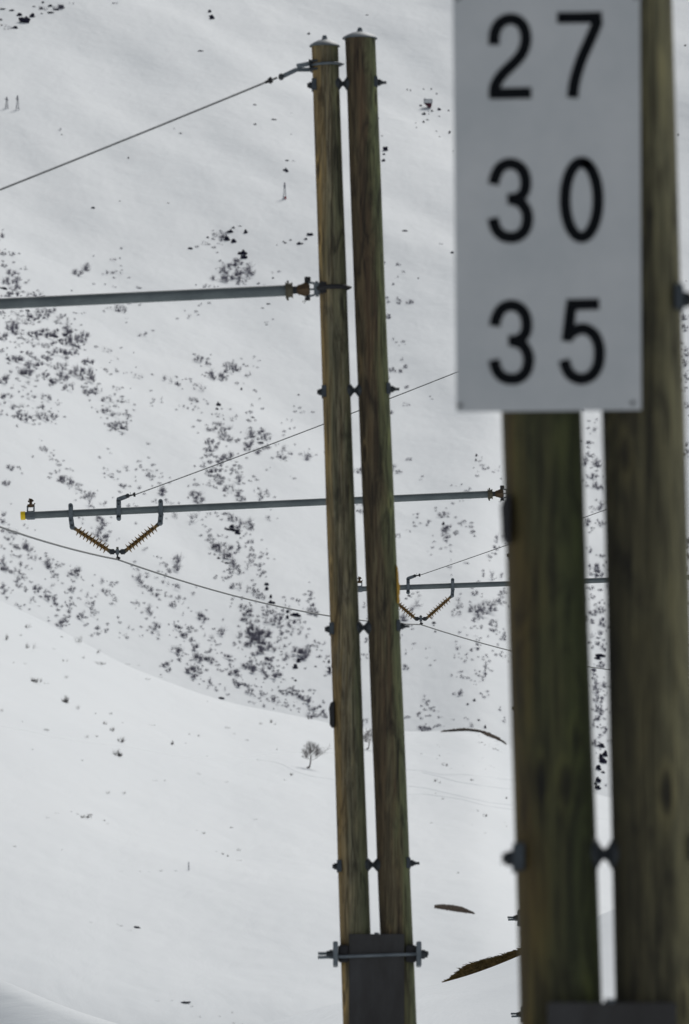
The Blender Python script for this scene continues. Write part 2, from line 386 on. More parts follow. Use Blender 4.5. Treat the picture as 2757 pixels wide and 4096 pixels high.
    for zc in clamps:
        if O.z + zc < g: continue
        cl = NB(); xa, xb = px(0, zc) - pr(0, zc), px(1, zc) + pr(1, zc)
        for yy in (yf - 0.045, -yf + 0.045):
            dz = 0.028 if yy > 0 else -0.028
            tube(cl, [P(xa - 0.20, yy, zc + dz * .9 - .01), P(xb + 0.13, yy, zc + dz * .4 + .01)], 0.0145, 10)
        c = split('clamp_rod', cl, 'galv', root)[0]
        for x, s in ((xa - 0.045, -1), (xb + 0.045, 1)):
            q = NB(); box(q, P(x - 0.022, yf - 0.09, zc - 0.105), P(x + 0.022, -yf + 0.09, zc + 0.105), 0.006)
            obj('clamp_plate', q, 'galv', root)
            q = NB()
            box(q, P(min(x - s * 0.023, x - s * 0.115), yf - 0.03, zc - 0.075), P(max(x - s * 0.023, x - s * 0.115), yf + 0.09, zc + 0.075), 0.01)
            obj('packing_block', q, 'black', root); q = NB()
            for yy in (yf - 0.045, -yf + 0.045): hexnut(q, P(x + s * 0.023, yy, zc), P(x + s * 0.055, yy, zc), 0.036); tube(q, [P(x + s * 0.055, yy, zc), P(x + s * 0.08, yy, zc)], 0.024, 6)
            split('nut', q, 'dark', c)
    return root, P, px, pr

GM = 'twin pole masts along the railway'
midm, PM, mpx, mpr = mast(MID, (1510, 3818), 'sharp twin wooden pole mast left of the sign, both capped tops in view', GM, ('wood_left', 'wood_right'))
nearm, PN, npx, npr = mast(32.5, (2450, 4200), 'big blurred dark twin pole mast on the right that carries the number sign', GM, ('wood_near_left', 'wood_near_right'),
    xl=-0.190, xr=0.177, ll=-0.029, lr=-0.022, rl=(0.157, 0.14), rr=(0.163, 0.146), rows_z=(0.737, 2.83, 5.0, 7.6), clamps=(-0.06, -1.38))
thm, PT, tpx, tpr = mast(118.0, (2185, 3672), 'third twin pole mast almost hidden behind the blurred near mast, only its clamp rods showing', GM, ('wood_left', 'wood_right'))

# side plates (mast number holders seen edge-on)
def edge_plate(root, Y, px0, px1, py0, py1, m, name, dep=0.16, lab=None):
    a = on_plane(px0, py1, Y); b = on_plane(px1, py0, Y)
    q = NB(); box(q, (a.x, Y - dep / 2, a.z), (b.x, Y + dep / 2, b.z), min(abs(b.x - a.x) * 0.3, 0.008))
    o = obj(name, q, m, root)
    if lab: o['label'] = lab
    return o
q = NB(); zs = [2795, 2815, 2840, 2905, 2930]; 
def plate_poly(root, Y, pts, m, name, dep, lab=None):
    bm = NB(); f = []; k = []
    for x, y in pts:
        p = on_plane(x, y, Y); f.append(bm.verts.new((p.x, Y - dep / 2, p.z))); k.append(bm.verts.new((p.x, Y + dep / 2, p.z)))
    bm.faces.new(f); bm.faces.new(k[::-1])
    for i in range(len(f)): bm.faces.new((f[i], k[i], k[(i + 1) % len(f)], f[(i + 1) % len(f)]))
    o = obj(name, bm, m, root, False)
    if lab: o['label'] = lab
    return o
plate_poly(midm, MID - 0.03, [(1336, 2806), (1322, 2814), (1316, 2835), (1319, 2870), (1319, 2898), (1328, 2910), (1338, 2910)], 'black', 'number_plate', 0.14, 'dark number plate seen edge-on')
plate_poly(midm, MID - 0.02, [(1586, 2262), (1591, 2270), (1595, 2300), (1596, 2330), (1600, 2345), (1600, 2375), (1597, 2385), (1600, 2400), (1598, 2415), (1589, 2415), (1588, 2340)], 'yellow_tag', 'yellow_tag', 0.12, 'faded yellow marker on the right edge')
plate_poly(nearm, 32.44, [(2040, 1985), (2014, 1996), (2003, 2025), (2007, 2080), (2009, 2145), (2019, 2170), (2040, 2176)], 'black', 'number_plate', 0.14, 'dark number plate seen edge-on')
# band with hook plates at the top of the middle mast
def tie_anchor(root, Y, cx, cy, s, m_left_edge):
    """cx,cy: pixel of the pole's left edge at the band; s: pixels per middle-mast pixel"""
    def p(x, y, dy=0): v = on_plane(cx + x * s, cy + y * s, Y); v.y += dy; return v
    u = (on_plane(cx + s, cy, Y) - on_plane(cx, cy, Y)).x
    q = NB(); c = on_plane(cx + 57 * s, cy - 4 * s, Y); ring = []
    for k in range(33):
        a = 2 * math.pi * k / 32; ring.append(Vector((c.x + math.cos(a) * 60 * u, Y + math.sin(a) * 60 * u, c.z + math.cos(a) * 3 * u)))
    tube(q, ring, 5.5 * u, 8, False)
    tube(q, [p(112, -7), p(128, -8)], 3.5 * u, 8); 
    band = obj('pole_band', q, 'galv', root)
    q = NB(); bar(q, p(-12, -2), p(-3, -3), 44 * u, 60 * u, 2 * u); bar(q, p(-6, -15), p(24, -17), 9 * u, 90 * u, 2 * u); bar(q, p(-6, 16), p(24, 15), 9 * u, 90 * u, 2 * u)
    obj('anchor_plate', q, 'dark', root)
    q = NB(); bar(q, p(-62, 2, -.03), p(-10, -8, -.03), 18 * u, 8 * u, 2 * u); bar(q, p(-62, 12, .03), p(-6, 12, .03), 16 * u, 8 * u, 2 * u)
    bar(q, p(-125, 44), p(-58, 12), 17 * u, 16 * u, 4 * u); obj('hook_arm', q, 'galv', root)
    q = NB(); tube(q, [p(-124, 43, -.05), p(-124, 43, .05)], 11 * u, 12); obj('hook_eye', q, 'dark', root)
    return p, u
pA, uA = tie_anchor(midm, MID, 1249, 264, 1.0, 0)

# ------------------------------------------------------------------ cantilever arms
def arm(Y, att, end, s, xs, label, contraption=True):
    """att/end: pixels of the boom axis at mast and at its free end; s: pixels per pixel of the second boom; xs: hanger L, bracket, hanger R, yoke (x, y)"""
    u = (on_plane(att[0] + 1, att[1], Y) - on_plane(att[0], att[1], Y)).x * s
    ax = lambda x: att[1] + (end[1] - att[1]) * (x - att[0]) / (end[0] - att[0])
    def p(x, dy=0, yo=0): v = on_plane(x, ax(x) + dy * s, Y); v.y += yo * u; return v
    A = p(att[0])
    root = empty('cantilever_arm', A); tag(root, label, 'boom', 'cantilever arms of the overhead line')
    X = lambda d: att[0] - d * s
    q = NB(); tube(q, [p(end[0] + 10 * s), p((end[0] + att[0]) / 2), p(X(60))], 14.5 * u, 24); obj('boom_tube', q, 'tube', root)
    q = NB(); e = end[0]; tube(q, [p(e), p(e + 1.5 * s), p(e + 19 * s)], [13 * u, 17.5 * u, 17.5 * u], 24); obj('end_cap', q, 'yellow', root)
    # clamp near the free end with the small insulated line clamp on top
    q = NB(); c = e + 43 * s
    tube(q, [p(c - 17 * s), p(c + 14 * s)], 18 * u, 20)
    for k in (-9, 1, 9): bar(q, p(c - 12 * s, k, -18), p(c + 10 * s, k, -18), 3.5 * u, 5 * u)
    for dx in (-15, 11): bar(q, p(c + dx * s, -16), p(c + dx * s, -38), 6 * u, 14 * u)
    cl = obj('end_clamp', q, 'galv', root)
    q = NB(); bar(q, p(c - 16 * s, -38), p(c + 13 * s, -38), 12 * u, 18 * u, 2 * u); bar(q, p(c - 2 * s, -38), p(c - 2 * s, -62), 11 * u, 12 * u, 2 * u)
    bar(q, p(c - 14 * s, -56), p(c + 10 * s, -58), 7 * u, 12 * u, 2 * u); bar(q, p(c - 10 * s, -66), p(c + 5 * s, -62), 5 * u, 8 * u, 1 * u); bar(q, p(c + 10 * s, -40), p(c + 15 * s, -48), 4 * u, 6 * u)
    obj('line_clamp', q, 'rust', cl)
    hl, br_, hr, (yx, yy) = xs
    for hx, bend in ((hl, 6), (hr, -2)):
        q = NB(); sx = 1 if hx == hl else -1
        for side in (-19, 19):
            bar(q, p(hx, -30, side), p(hx + 1 * s, 22, side), 18 * u, 4 * u, 1.5 * u); bar(q, p(hx + 1 * s, 20, side), p(hx + bend * s, 54, side), 19 * u, 4 * u, 1.5 * u)
        tube(q, [p(hx, -30, -22), p(hx, -30, 22)], 9.5 * u, 14); tube(q, [p(hx + bend * s, 54, -22), p(hx + bend * s, 54, 22)], 10.5 * u, 14)
        h = obj('hanger_strap', q, 'galv', root)
        q = NB(); tube(q, [p(hx, -28, -26), p(hx, -28, -20)], 4.5 * u, 6); tube(q, [p(hx + bend * s, 50, -27), p(hx + bend * s, 50, -20)], 5 * u, 6); tube(q, [p(hx, 30, -26), p(hx, 30, -20)], 4 * u, 6)
        split('strap_bolt', q, 'dark', h)
        # insulator from strap eye to yoke
        a = p(hx + bend * s, 54); b = on_plane(yx - sx * 30 * s, yy, Y); a0 = a.lerp(b, 0.05); d = b - a
        rod = NB(); tube(rod, [a0, b], 7.0 * u, 12)
        pts = []; rs = []
        ins = obj('insulator', rod, 'silicone', root)
        q = NB(); n = 9
        for k in range(n):
            t = 0.17 + 0.72 * k / (n - 1); cc = a + d * t; dn = d.normalized() * u * (1 if sx > 0 else 1)
            tube(q, [cc - dn * 5, cc - dn * 2.2, cc + dn * 0.8, cc + dn * 2.6, cc + dn * 4], [6 * u, 11 * u, 21 * u, 20 * u, 6 * u], 18)
        for k in range(n - 1):
            t = 0.17 + 0.72 * (k + .5) / (n - 1); cc = a + d * t; dn = d.normalized() * u
            tube(q, [cc - dn * 2, cc + dn, cc + dn * 2.4], [6 * u, 13 * u, 6 * u], 16)
        o = obj('shed', q, 'silicone', ins); o['label'] = 'row of ribbed rain sheds'
        q = NB(); tube(q, [a, a + d * 0.10], 8 * u, 10); tube(q, [b - d * 0.05, b], 8.5 * u, 10); obj('end_fitting', q, 'brass', ins)
    Yk = lambda dx, dy, yo=0: on_plane(yx + dx * s, yy + dy * s, Y) + Vector((0, yo * u, 0))
    q = NB(); bar(q, Yk(-34, 2), Yk(-9, 2), 21 * u, 18 * u, 4 * u); bar(q, Yk(9, 2), Yk(34, 2), 21 * u, 18 * u, 4 * u); bar(q, Yk(-12, 2), Yk(12, 2), 10 * u, 14 * u, 1 * u)
    yk = obj('yoke', q, 'dark', root)
    q = NB(); bar(q, Yk(0, -9), Yk(0, 14), 13 * u, 26 * u, 2 * u); obj('yoke_clip', q, 'galv', yk)
    q = NB(); tube(q, [Yk(0, -8), Yk(0, -17)], 5 * u, 8); obj('top_nut', q, 'brass', yk)
    q = NB(); tube(q, [Yk(0, 12), Yk(1, 30)], 3.5 * u, 8); bar(q, Yk(-7, 29), Yk(12, 27), 11 * u, 12 * u, 3 * u); bar(q, Yk(-2, 24), Yk(8, 34), 8 * u, 10 * u, 2 * u); obj('wire_clamp', q, 'black', yk)
    # tie bracket
    q = NB(); bx = br_
    for side in (-19, 19): bar(q, p(bx, -44, side), p(bx, 28, side), 18 * u, 4 * u, 1.5 * u)
    tube(q, [p(bx, 28, -21), p(bx, 28, 21)], 9.5 * u, 14); tube(q, [p(bx, -46, -21), p(bx, -46, 21)], 9 * u, 14)
    bar(q, p(bx, -48), p(bx + 32 * s, -58), 17 * u, 12 * u, 2 * u)
    t = obj('tie_bracket', q, 'galv', root)
    q = NB(); tube(q, [p(bx, -26, -25), p(bx, -26, -20)], 4 * u, 6); tube(q, [p(bx, 20, -25), p(bx, 20, -20)], 4 * u, 6); tube(q, [p(bx + 36 * s, -60, -9), p(bx + 36 * s, -60, 9)], 8.5 * u, 14)
    split('bracket_bolt', q, 'dark', t)
    q = NB(); bar(q, p(bx + 38 * s, -60), p(bx + 68 * s, -64), 6 * u, 8 * u, 1 * u); bar(q, p(bx + 48 * s, -57), p(bx + 46 * s, -74), 1.6 * u, 3 * u); tube(q, [p(bx + 58 * s, -62), p(bx + 66 * s, -64)], 8 * u, 8); tube(q, [p(bx + 63 * s, -55), p(bx + 63 * s, -72)], 4 * u, 6)
    obj('rope_clamp', q, 'black', t)
    wire_start = p(bx + 68 * s, -64)
    # mast end: socket, neck, rusty fork, hinge pin, clevis
    q = NB(); tube(q, [p(X(63)), p(X(61)), p(X(60.5)), p(X(47)), p(X(46.5)), p(X(44))], [22 * u, 22 * u, 18.5 * u, 18.5 * u, 21 * u, 21 * u], 20); tube(q, [p(X(57), 18), p(X(57), 26)], 3 * u, 6); tube(q, [p(X(57), -18), p(X(57), -25)], 3 * u, 6)
    sk = obj('socket', q, 'brass', root)
    q = NB(); tube(q, [p(X(44)), p(X(34))], 10 * u, 14); obj('neck', q, 'dark', sk)
    q = NB(); tube(q, [p(X(36)), p(X(30)), p(X(14)), p(X(1))], [9 * u, 11 * u, 18 * u, 19 * u], 4); bar(q, p(X(32)), p(X(0)), 26 * u, 12 * u, 2 * u); obj('fork', q, 'rust', root)
    q = NB(); tube(q, [p(X(6), -30), p(X(6), 28)], 4 * u, 10); tube(q, [p(X(14), -22), p(X(-2), -22)], 5 * u, 8); tube(q, [p(X(6), -32), p(X(6), -22)], 8 * u, 8); tube(q, [p(X(6), 20), p(X(6), 28)], 7 * u, 8); bar(q, p(X(8), 27), p(X(16), 36), 1.2 * u, 1.2 * u); bar(q, p(X(9), 27), p(X(20), 31), 1.2 * u, 1.2 * u)
    obj('hinge_pin', q, 'black', root)
    q = NB(); bar(q, p(X(4), -18), p(X(-12), -15), 5 * u, 10 * u, 1 * u); bar(q, p(X(4), 18), p(X(-12), 15), 5 * u, 10 * u, 1 * u); bar(q, p(X(2)), p(X(-10)), 4 * u, 8 * u); bar(q, p(X(-10)), p(X(-26)), 38 * u, 30 * u, 4 * u)
    obj('clevis', q, 'galv', root)
    q = NB(); c = p(X(-58)); ring = []
    for k in range(33):
        a = 2 * math.pi * k / 32; ring.append(Vector((c.x + math.cos(a) * 38.5 * u, Y + math.sin(a) * 38.5 * u, c.z + math.cos(a) * 1.2 * u)))
    tube(q, ring, 6 * u, 8, False); tube(q, [p(X(-94)), p(X(-102)), p(X(-108))], [6 * u, 5 * u, 1.5 * u], 8); bar(q, p(X(-26)), p(X(-44), 0, -14), 34 * u, 44 * u, 3 * u)
    obj('pole_band', q, 'black', root)
    return root, wire_start, Yk(0, 33)
k1 = 118.0 / 76.0
arm2, w2, c2 = arm(118.0, (2015, 1974), (82, 2063), 1.0, (283, 475, 643, (470, 2205)), 'middle-distance grey boom with complete V of insulators left of the sharp mast')
B1 = lambda x: 1240 - (2015 - x) * k1
arm1, w1, c1 = arm(76.0, (1240, 1157), (B1(82), 1157 + (2015 - 82) * k1 * 0.0465), k1, (B1(283), B1(475), B1(643), (B1(470), 1157 + (2205 - 1974) * k1)), 'thick grey boom on the sharp mast running out of the left side')
arm3, w3, c3 = arm(160.0, (2812, 2307), (1408, 2357), 0.737, (1560, 1633, 1811, (1684, 2474)), 'farthest thin boom seen right of the sharp mast and between the near poles')
# fourth mast stands just outside the frame and carries the farthest boom
fm = on_plane(2812, 2307, 160.0)
m4, P4, _, _ = mast(160.0, (2812 + 130, 3480), 'fourth twin pole mast beyond the right side of the picture', GM, ('wood_left', 'wood_right'))

# ------------------------------------------------------------------ wires
def cable(name, pts, r, m, label, cat, group=None, n=8):
    q = NB(); tube(q, pts, r, n)
    off = pts[0]
    bmesh.ops.translate(q, verts=q.verts, vec=-off)
    o = obj(name, q, m); o.location = off
    tag(o, label, cat, group); return o
def sag(a, b, h, n=24):
    return [a.lerp(b, i / n) - Vector((0, 0, 4 * h * (i / n) * (1 - i / n))) for i in range(n + 1)]
# tie rope clamp of the middle mast (parts of the rope)
GT = 'stay ropes from mast tops to booms'
def stay(a, b, r, label, s, kn=True):
    root = empty('stay_rope', a); tag(root, label, 'rope', GT)
    q = NB(); tube(q, sag(a, b, 0.004 * (a - b).length, 16), r, 8); obj('rope', q, 'wire', root)
    d = (b - a).normalized(); q = NB(); u = s
    tube(q, [a - d * 30 * u, a - d * 6 * u], 4 * u, 8); tube(q, [a - d * 8 * u, a + d * 8 * u], 11 * u, 8); tube(q, [a + Vector((0, 0, 13)) * u, a - Vector((0, 0, 13)) * u], 6 * u, 6); tube(q, [a + d * 8 * u, a + d * 22 * u], 6 * u, 8)
    obj('end_clamp', q, 'black', root)
    return root
top1 = on_plane(1082, 321, MID)
stay(top1, w1, 0.0085, 'thick stay rope rising from the left side to the top of the sharp mast', uA)
top2 = on_plane(1895, 1462, 118.0)
stay(top2, w2, 0.0072, 'thin stay rope from the bracket above the complete insulator V up behind the sign', uA)
pT, uT = tie_anchor(thm, 118.0, 2004, 1425, 76 / 118, 0)
top3 = on_plane(2812 - 100, 1932, 160.0)
stay(top3, w3, 0.0075, 'farthest stay rope seen right of the sharp mast and in the gap between near poles', uA)
# overhead wire through the three wire clamps
e4 = on_plane(2695, 2700, 205.0)
pts = sag(c1, c2, 0.20, 20) + sag(c2, c3, 0.20, 20)[1:] + sag(c3, e4, 0.20, 16)[1:]
e5 = e4 + (e4 - c3) * 1.0
pts += sag(e4, e5, 0.2, 10)[1:]
c0 = c1 + (c1 - c2) * 0.4 + Vector((0, 0, -.1))
pts = [c0] + pts
cable('overhead_wire', pts, 0.0125, 'wire', 'long grey overhead wire sagging through the clamps of the insulator Vs', 'wire')

# ------------------------------------------------------------------ number sign
SY = 32.5 - 0.175
def sp(x, y, dy=0): v = on_plane(x, y, SY); v.y += dy; return v
sign = empty('number_sign', sp(2190, 1640)); tag(sign, 'tall off-white number sign with black 27, 30 and 35 on the near mast', 'sign')
def slab(pts, yo0, yo1):
    bm = NB(); f = [bm.verts.new(sp(x, y, yo0)) for x, y in pts]; k = [bm.verts.new(sp(x, y, yo1)) for x, y in pts]
    bm.faces.new(f); bm.faces.new(k[::-1])
    for i in range(len(f)): bm.faces.new((f[i], k[i], k[(i + 1) % len(f)], f[(i + 1) % len(f)]))
    return bm
q = slab([(1812, -30), (2561, -38), (2567, 1640), (1826, 1648)], 0, 0.004)
bmesh.ops.bevel(q, geom=[e for e in q.edges], offset=0.0008, segments=1, affect='EDGES')
obj('sign_panel', q, 'sign', sign, False)
q = NB()
for yy in (250, 1400):
    a, b_ = sp(1850, yy, 0.006), sp(2530, yy - 8, 0.03); box(q, (a.x, a.y, a.z - 0.02), (b_.x, b_.y, b_.z + 0.02))
obj('mounting_rail', q, 'sign_back', sign)
SW = 45.0
def stroke(bm, pts, w=SW, yo=-0.003, dense=True):
    if dense and len(pts) > 3:
        out = []
        for i in range(len(pts) - 1):
            p0 = Vector(pts[max(i - 1, 0)]); p1 = Vector(pts[i]); p2 = Vector(pts[i + 1]); p3 = Vector(pts[min(i + 2, len(pts) - 1)])
            for k in range(4):
                t = k / 4; out.append(0.5 * ((2 * p1) + (-p0 + p2) * t + (2 * p0 - 5 * p1 + 4 * p2 - p3) * t * t + (-p0 + 3 * p1 - 3 * p2 + p3) * t ** 3))
        out.append(Vector(pts[-1])); pts = out
    pts = [Vector(p) for p in pts]; Lf, Rt = [], []
    for i, p in enumerate(pts):
        t = (pts[min(i + 1, len(pts) - 1)] - pts[max(i - 1, 0)]).normalized(); nn = Vector((-t.y, t.x)) * w / 2
        Lf.append(p + nn); Rt.append(p - nn)
    vf = [[bm.verts.new(sp(a.x, a.y, yo)), bm.verts.new(sp(b.x, b.y, yo)), bm.verts.new(sp(b.x, b.y, -0.0005)), bm.verts.new(sp(a.x, a.y, -0.0005))] for a, b in zip(Lf, Rt)]
    for v0, v1 in zip(vf, vf[1:]):
        for k in range(4): bm.faces.new((v0[k], v0[(k + 1) % 4], v1[(k + 1) % 4], v1[k]))
    bm.faces.new(vf[0][::-1]); bm.faces.new(vf[-1])
def digit(strokes, lab):
    bm = NB()
    for i, s_ in enumerate(strokes): stroke(bm, s_, yo=-0.0020 - 0.0004 * i, dense=len(s_) > 3)
    o = obj('digit', bm, 'digit', sign, False); o['label'] = lab
D3 = [[(1975, 738), (1983, 703), (2003, 669), (2038, 654), (2074, 664), (2097, 693), (2104, 735), (2095, 772), (2068, 793), (2030, 797)], [(2050, 797), (2086, 812), (2107, 846), (2111, 882), (2100, 920), (2074, 944), (2042, 950), (2008, 941), (1984, 914), (1972, 872)]]
digit([[(1977, 180), (1978, 140), (1990, 106), (2012, 84), (2042, 75), (2072, 83), (2094, 106), (2104, 142), (2103, 172), (2093, 204), (2075, 232), (2048, 260), (2016, 291), (1992, 322), (1980, 350), (1977, 384)], [(1958, 374), (2040, 373), (2126, 371)]], 'black digit 2 of 27')
digit([[(2229, 71), (2320, 70), (2409, 68)], [(2392, 78), (2381, 112), (2358, 165), (2330, 228), (2309, 290), (2297, 340), (2291, 391)]], 'black digit 7 of 27')
digit(D3, 'black digit 3 of 30')
digit([[(2327 + 66 * math.sin(2 * math.pi * k / 24), 799 - 150 * math.cos(2 * math.pi * k / 24)) for k in range(27)]], 'black digit 0 of 30')
digit([[(x + 4, y + 567) for x, y in s_] for s_ in D3], 'black digit 3 of 35')
digit([[(2266, 1219), (2330, 1218), (2398, 1216)], [(2286, 1222), (2278, 1290), (2269, 1366)], [(2268, 1350), (2290, 1330), (2320, 1316), (2348, 1318), (2378, 1340), (2395, 1378), (2399, 1418), (2392, 1463), (2370, 1499), (2336, 1516), (2302, 1511), (2274, 1488), (2256, 1440)]], 'black digit 5 of 35')
for x, y in ((1841, 1622), (2532, 1612), (1832, -8), (2542, -12)):
    q = NB(); tube(q, [sp(x, y, 0), sp(x, y, -0.004), sp(x, y, -0.006)], [0.0095, 0.009, 0.005], 12); obj('screw', q, 'screw', sign)

# ------------------------------------------------------------------ shrubs, rocks
ASP = (0.45, 0.8, 1.3, 2.0, 3.2)
def twig_mesh(asp, dens, seed, lean=0.0, slope=True, hill=False):
    """leafless bush of height 1 and width asp: several stools up the slope, each a fan of thin curved stems"""
    rnd = random.Random(seed); bm = NB(); nb = max(2, int(3.2 * asp * (1.3 if dens > 1 else 0.9)) + 1)
    nper = ({1: 7, 2: 11, 3: 14} if not slope else {1: 14, 2: 24, 3: 30})[dens]; th0 = {1: 0.009, 2: 0.0105, 3: 0.0135}[dens]
    for _ in range(nb):
        bz = rnd.uniform(0.0, 0.55) if slope else rnd.uniform(0, .06)
        bx = rnd.uniform(-0.5, 0.5) * max(0.1, asp - 0.35); sc = rnd.uniform(0.6, 1.15)
        base = Vector((bx, 3.4 * bz if slope else rnd.uniform(-.2, .2), 1.40 * bz if slope else bz)); spread = rnd.uniform(0.5, 1.15) * (1 if slope else 0.6); tl = lean + rnd.uniform(-.35, .35)
        for _ in range(nper):
            a = max(-1.45, min(1.45, rnd.gauss(tl, spread * 0.75))); ln = rnd.uniform(0.22, 0.62) * sc * min(1, 0.5 + asp * .6)
            d = Vector((math.sin(a), rnd.uniform(-0.45, 0.45), max(0.08, math.cos(a)))).normalized()
            p0 = base + Vector((rnd.gauss(0, .05), rnd.uniform(-.1, .1), rnd.uniform(0, .06))); p1 = p0 + d * ln * 0.5
            p2 = p1 + (d + Vector((rnd.uniform(-.5, .5), rnd.uniform(-.4, .4), rnd.uniform(-.2, .6)))).normalized() * ln * 0.5
            th = th0 * rnd.uniform(0.5, 1.2)
            tube(bm, [p0, p1, p2], [th, th * 0.75, th * 0.3], 3, False)
            if rnd.random() < 0.6:
                e = p1 + Vector((rnd.uniform(-.6, .6), rnd.uniform(-.3, .3), rnd.uniform(0, .7))).normalized() * ln * .35
                tube(bm, [p1, e], [th * .6, th * 0.25], 3, False)
    return bm
def to_mesh(bm, name, m):
    me = bpy.data.meshes.new(name); bm.to_mesh(me); bm.free(); me.materials.append(M[m]); return me
def asp_of(w, h): r = w / h; return min(range(5), key=lambda i: abs(math.log(r / ASP[i])))
SHR = {(d, a): [twig_mesh(ASP[a], d, 100 * d + 10 * a + k) for k in range(3)] for d in (1, 2, 3) for a in range(5)}
SHM = {k: [to_mesh(b.copy(), 'shrub', 'twig') for b in L_] for k, L_ in SHR.items()}
HILLM = {(d, a): [to_mesh(twig_mesh(ASP[a], d, 900 * d + 10 * a + k, 0.35, False), 'low_bush', 'twig_hill') for k in range(3)] for d in (1, 2, 3) for a in range(5)}
def rock_mesh(seed):
    rnd = random.Random(seed); bm = NB(); bmesh.ops.create_icosphere(bm, subdivisions=3, radius=0.5)
    for v in bm.verts:
        n = noise.noise(v.co * 2.8 + Vector((seed, 0, 0))) * 0.75 + noise.noise(v.co * 8 + Vector((0, seed, 0))) * 0.40
        v.co = v.co * (1 + n)
        v.co.x = round(v.co.x * 9 + noise.noise(v.co * 5) * .6) / 9 * 0.5 + v.co.x * 0.5
    xs = [v.co.x for v in bm.verts]; zs = [v.co.z for v in bm.verts]
    for v in bm.verts: v.co = Vector(((v.co.x - min(xs)) / (max(xs) - min(xs)) - .5, v.co.y * 0.9, (v.co.z - min(zs)) / (max(zs) - min(zs)) - .5))
    return to_mesh(bm, 'rock', 'rock')
RKM = [rock_mesh(i * 3.7 + 1) for i in range(9)]

SH, RK, HB = [], [], []      # (x, y, w, h, d) in photo pixels
def add(dst, ox, oy, sc, txt, dd=None):
    for e in txt.split(';'):
        e = e.split()
        if len(e) < 4: continue
        x, y, w, h = map(float, e[:4]); d = int(e[4]) if len(e) > 4 else (dd or 1)
        dst.append((ox + x / sc, oy + y / sc, w / sc, h / sc, d))
add(SH, 0, 850, 2.412, """20 205 50 60 2;30 385 60 50 2;115 390 60 50 2;40 500 70 50 2;110 560 100 80 2;80 640 110 90 2;180 640 70 80 2;265 655 50 30 1;140 710 110 70 2;110 785 120 60 3;300 795 110 50 2;370 790 80 50 1;20 965 60 50 2;140 960 100 50 1;430 960 150 90 2;500 930 80 60 2;560 1000 80 70 1;640 1030 50 60 1;110 1060 110 90 2;200 1030 100 60 1;90 1100 80 60 2;300 1010 90 70 3;380 1015 80 40 2;140 1110 80 100 3;190 1180 80 60 1;30 1195 80 70 3;280 1060 80 60 1;330 1170 120 60 3;300 1230 160 70 1;420 1140 90 60 3;480 1170 110 80 3;540 1130 60 50 2;640 1100 80 90 2;650 1160 90 70 3;800 1190 110 100 2;720 1230 150 110 2;620 1240 100 60 3;450 1280 90 50 2;520 1260 70 50 3;730 1290 90 50 2;190 1280 60 35 1;15 1335 50 40 2;100 1390 90 70 2;175 1405 90 70 3;280 1345 70 60 2;510 1330 90 70 2;610 1350 120 90 3;700 1340 90 60 2;380 1400 160 60 2;480 1410 60 60 1;250 1460 80 90 2;250 1530 130 90 3;370 1470 110 70 3;330 1570 110 50 1;560 1480 140 70 2;440 1550 80 60 2;600 1550 110 70 2;740 1530 150 110 2;840 1440 110 60 3;850 1520 90 80 2;860 1590 130 80 2;620 1590 90 50 2;530 1620 120 60 3;660 1680 120 70 2;800 1675 50 40 2;840 1720 90 70 2;910 1705 70 70 3;490 1660 50 40 2;30 1610 90 80 3;130 1530 100 50 1;280 1640 70 40 1;50 1770 110 60 2;20 1830 70 60 1;300 1775 90 60 1;440 1780 110 60 2;140 1870 60 60 2;210 1880 60 60 1;175 1920 50 50 3;230 1970 130 70 3;420 1960 130 80 2;520 1950 80 70 2;330 2005 50 30 3;480 2000 60 50 1;350 1890 180 30 1;830 510 80 80 2;750 560 110 80 2;1080 445 80 50 1;1010 580 60 40 1;1110 570 140 40 1;1350 725 35 20 3;1180 920 120 70 2;1045 915 70 30 1;1380 1160 80 60 1;1045 1320 110 50 1;1065 1555 40 25 2;1110 1515 40 40 1;1215 1540 30 25 1;1345 1575 110 50 1;1130 1690 100 50 1;1025 1800 110 60 2;1110 1815 80 50 1;1220 1815 60 30 1;1510 1800 100 40 1;1020 1910 90 60 2;1130 1935 120 90 1;1210 1930 50 60 1;1240 1980 50 50 1;1460 1863 35 20 1;1130 2030 170 50 2;1095 715 20 20 1;1220 1020 30 15 1;790 970 80 25 1;1080 1425 25 15 1;1120 1395 30 12 1;975 1495 16 12 1;930 1895 25 15 1;880 1875 20 12 1;410 1885 20 16 3;490 1890 16 16 2;590 1840 16 16 1;540 1835 40 20 1;240 1680 30 30 1;130 1665 20 20 1;985 1710 30 40 1;990 1860 30 20 2;1295 1850 20 20 1""")
add(RK, 0, 850, 2.412, "30 735 75 30;525 1200 80 30;630 1185 45 35;265 950 45 25;730 1293 50 15;335 1172 40 20;300 1015 30 35")
add(RK, 650, 850, 2.412, "655 190 60 60;685 150 30 35;620 265 70 60;690 285 50 60;805 195 35 60;435 243 25 25;270 350 45 30;775 400 90 80;790 440 70 60;1425 218 60 40;1325 303 65 40;1385 260 35 30;1185 295 30 25;1237 268 25 20;1170 283 20 15;735 533 25 20;1068 635 20 25;1020 883 40 18;965 923 30 12;540 1860 45 70;525 1900 35 30;762 1710 18 40;870 1980 40 20;1313 1762 22 22;1270 1870 20 16;1005 1083 25 12;1105 315 14 12;690 510 30 25;750 130 30 8")
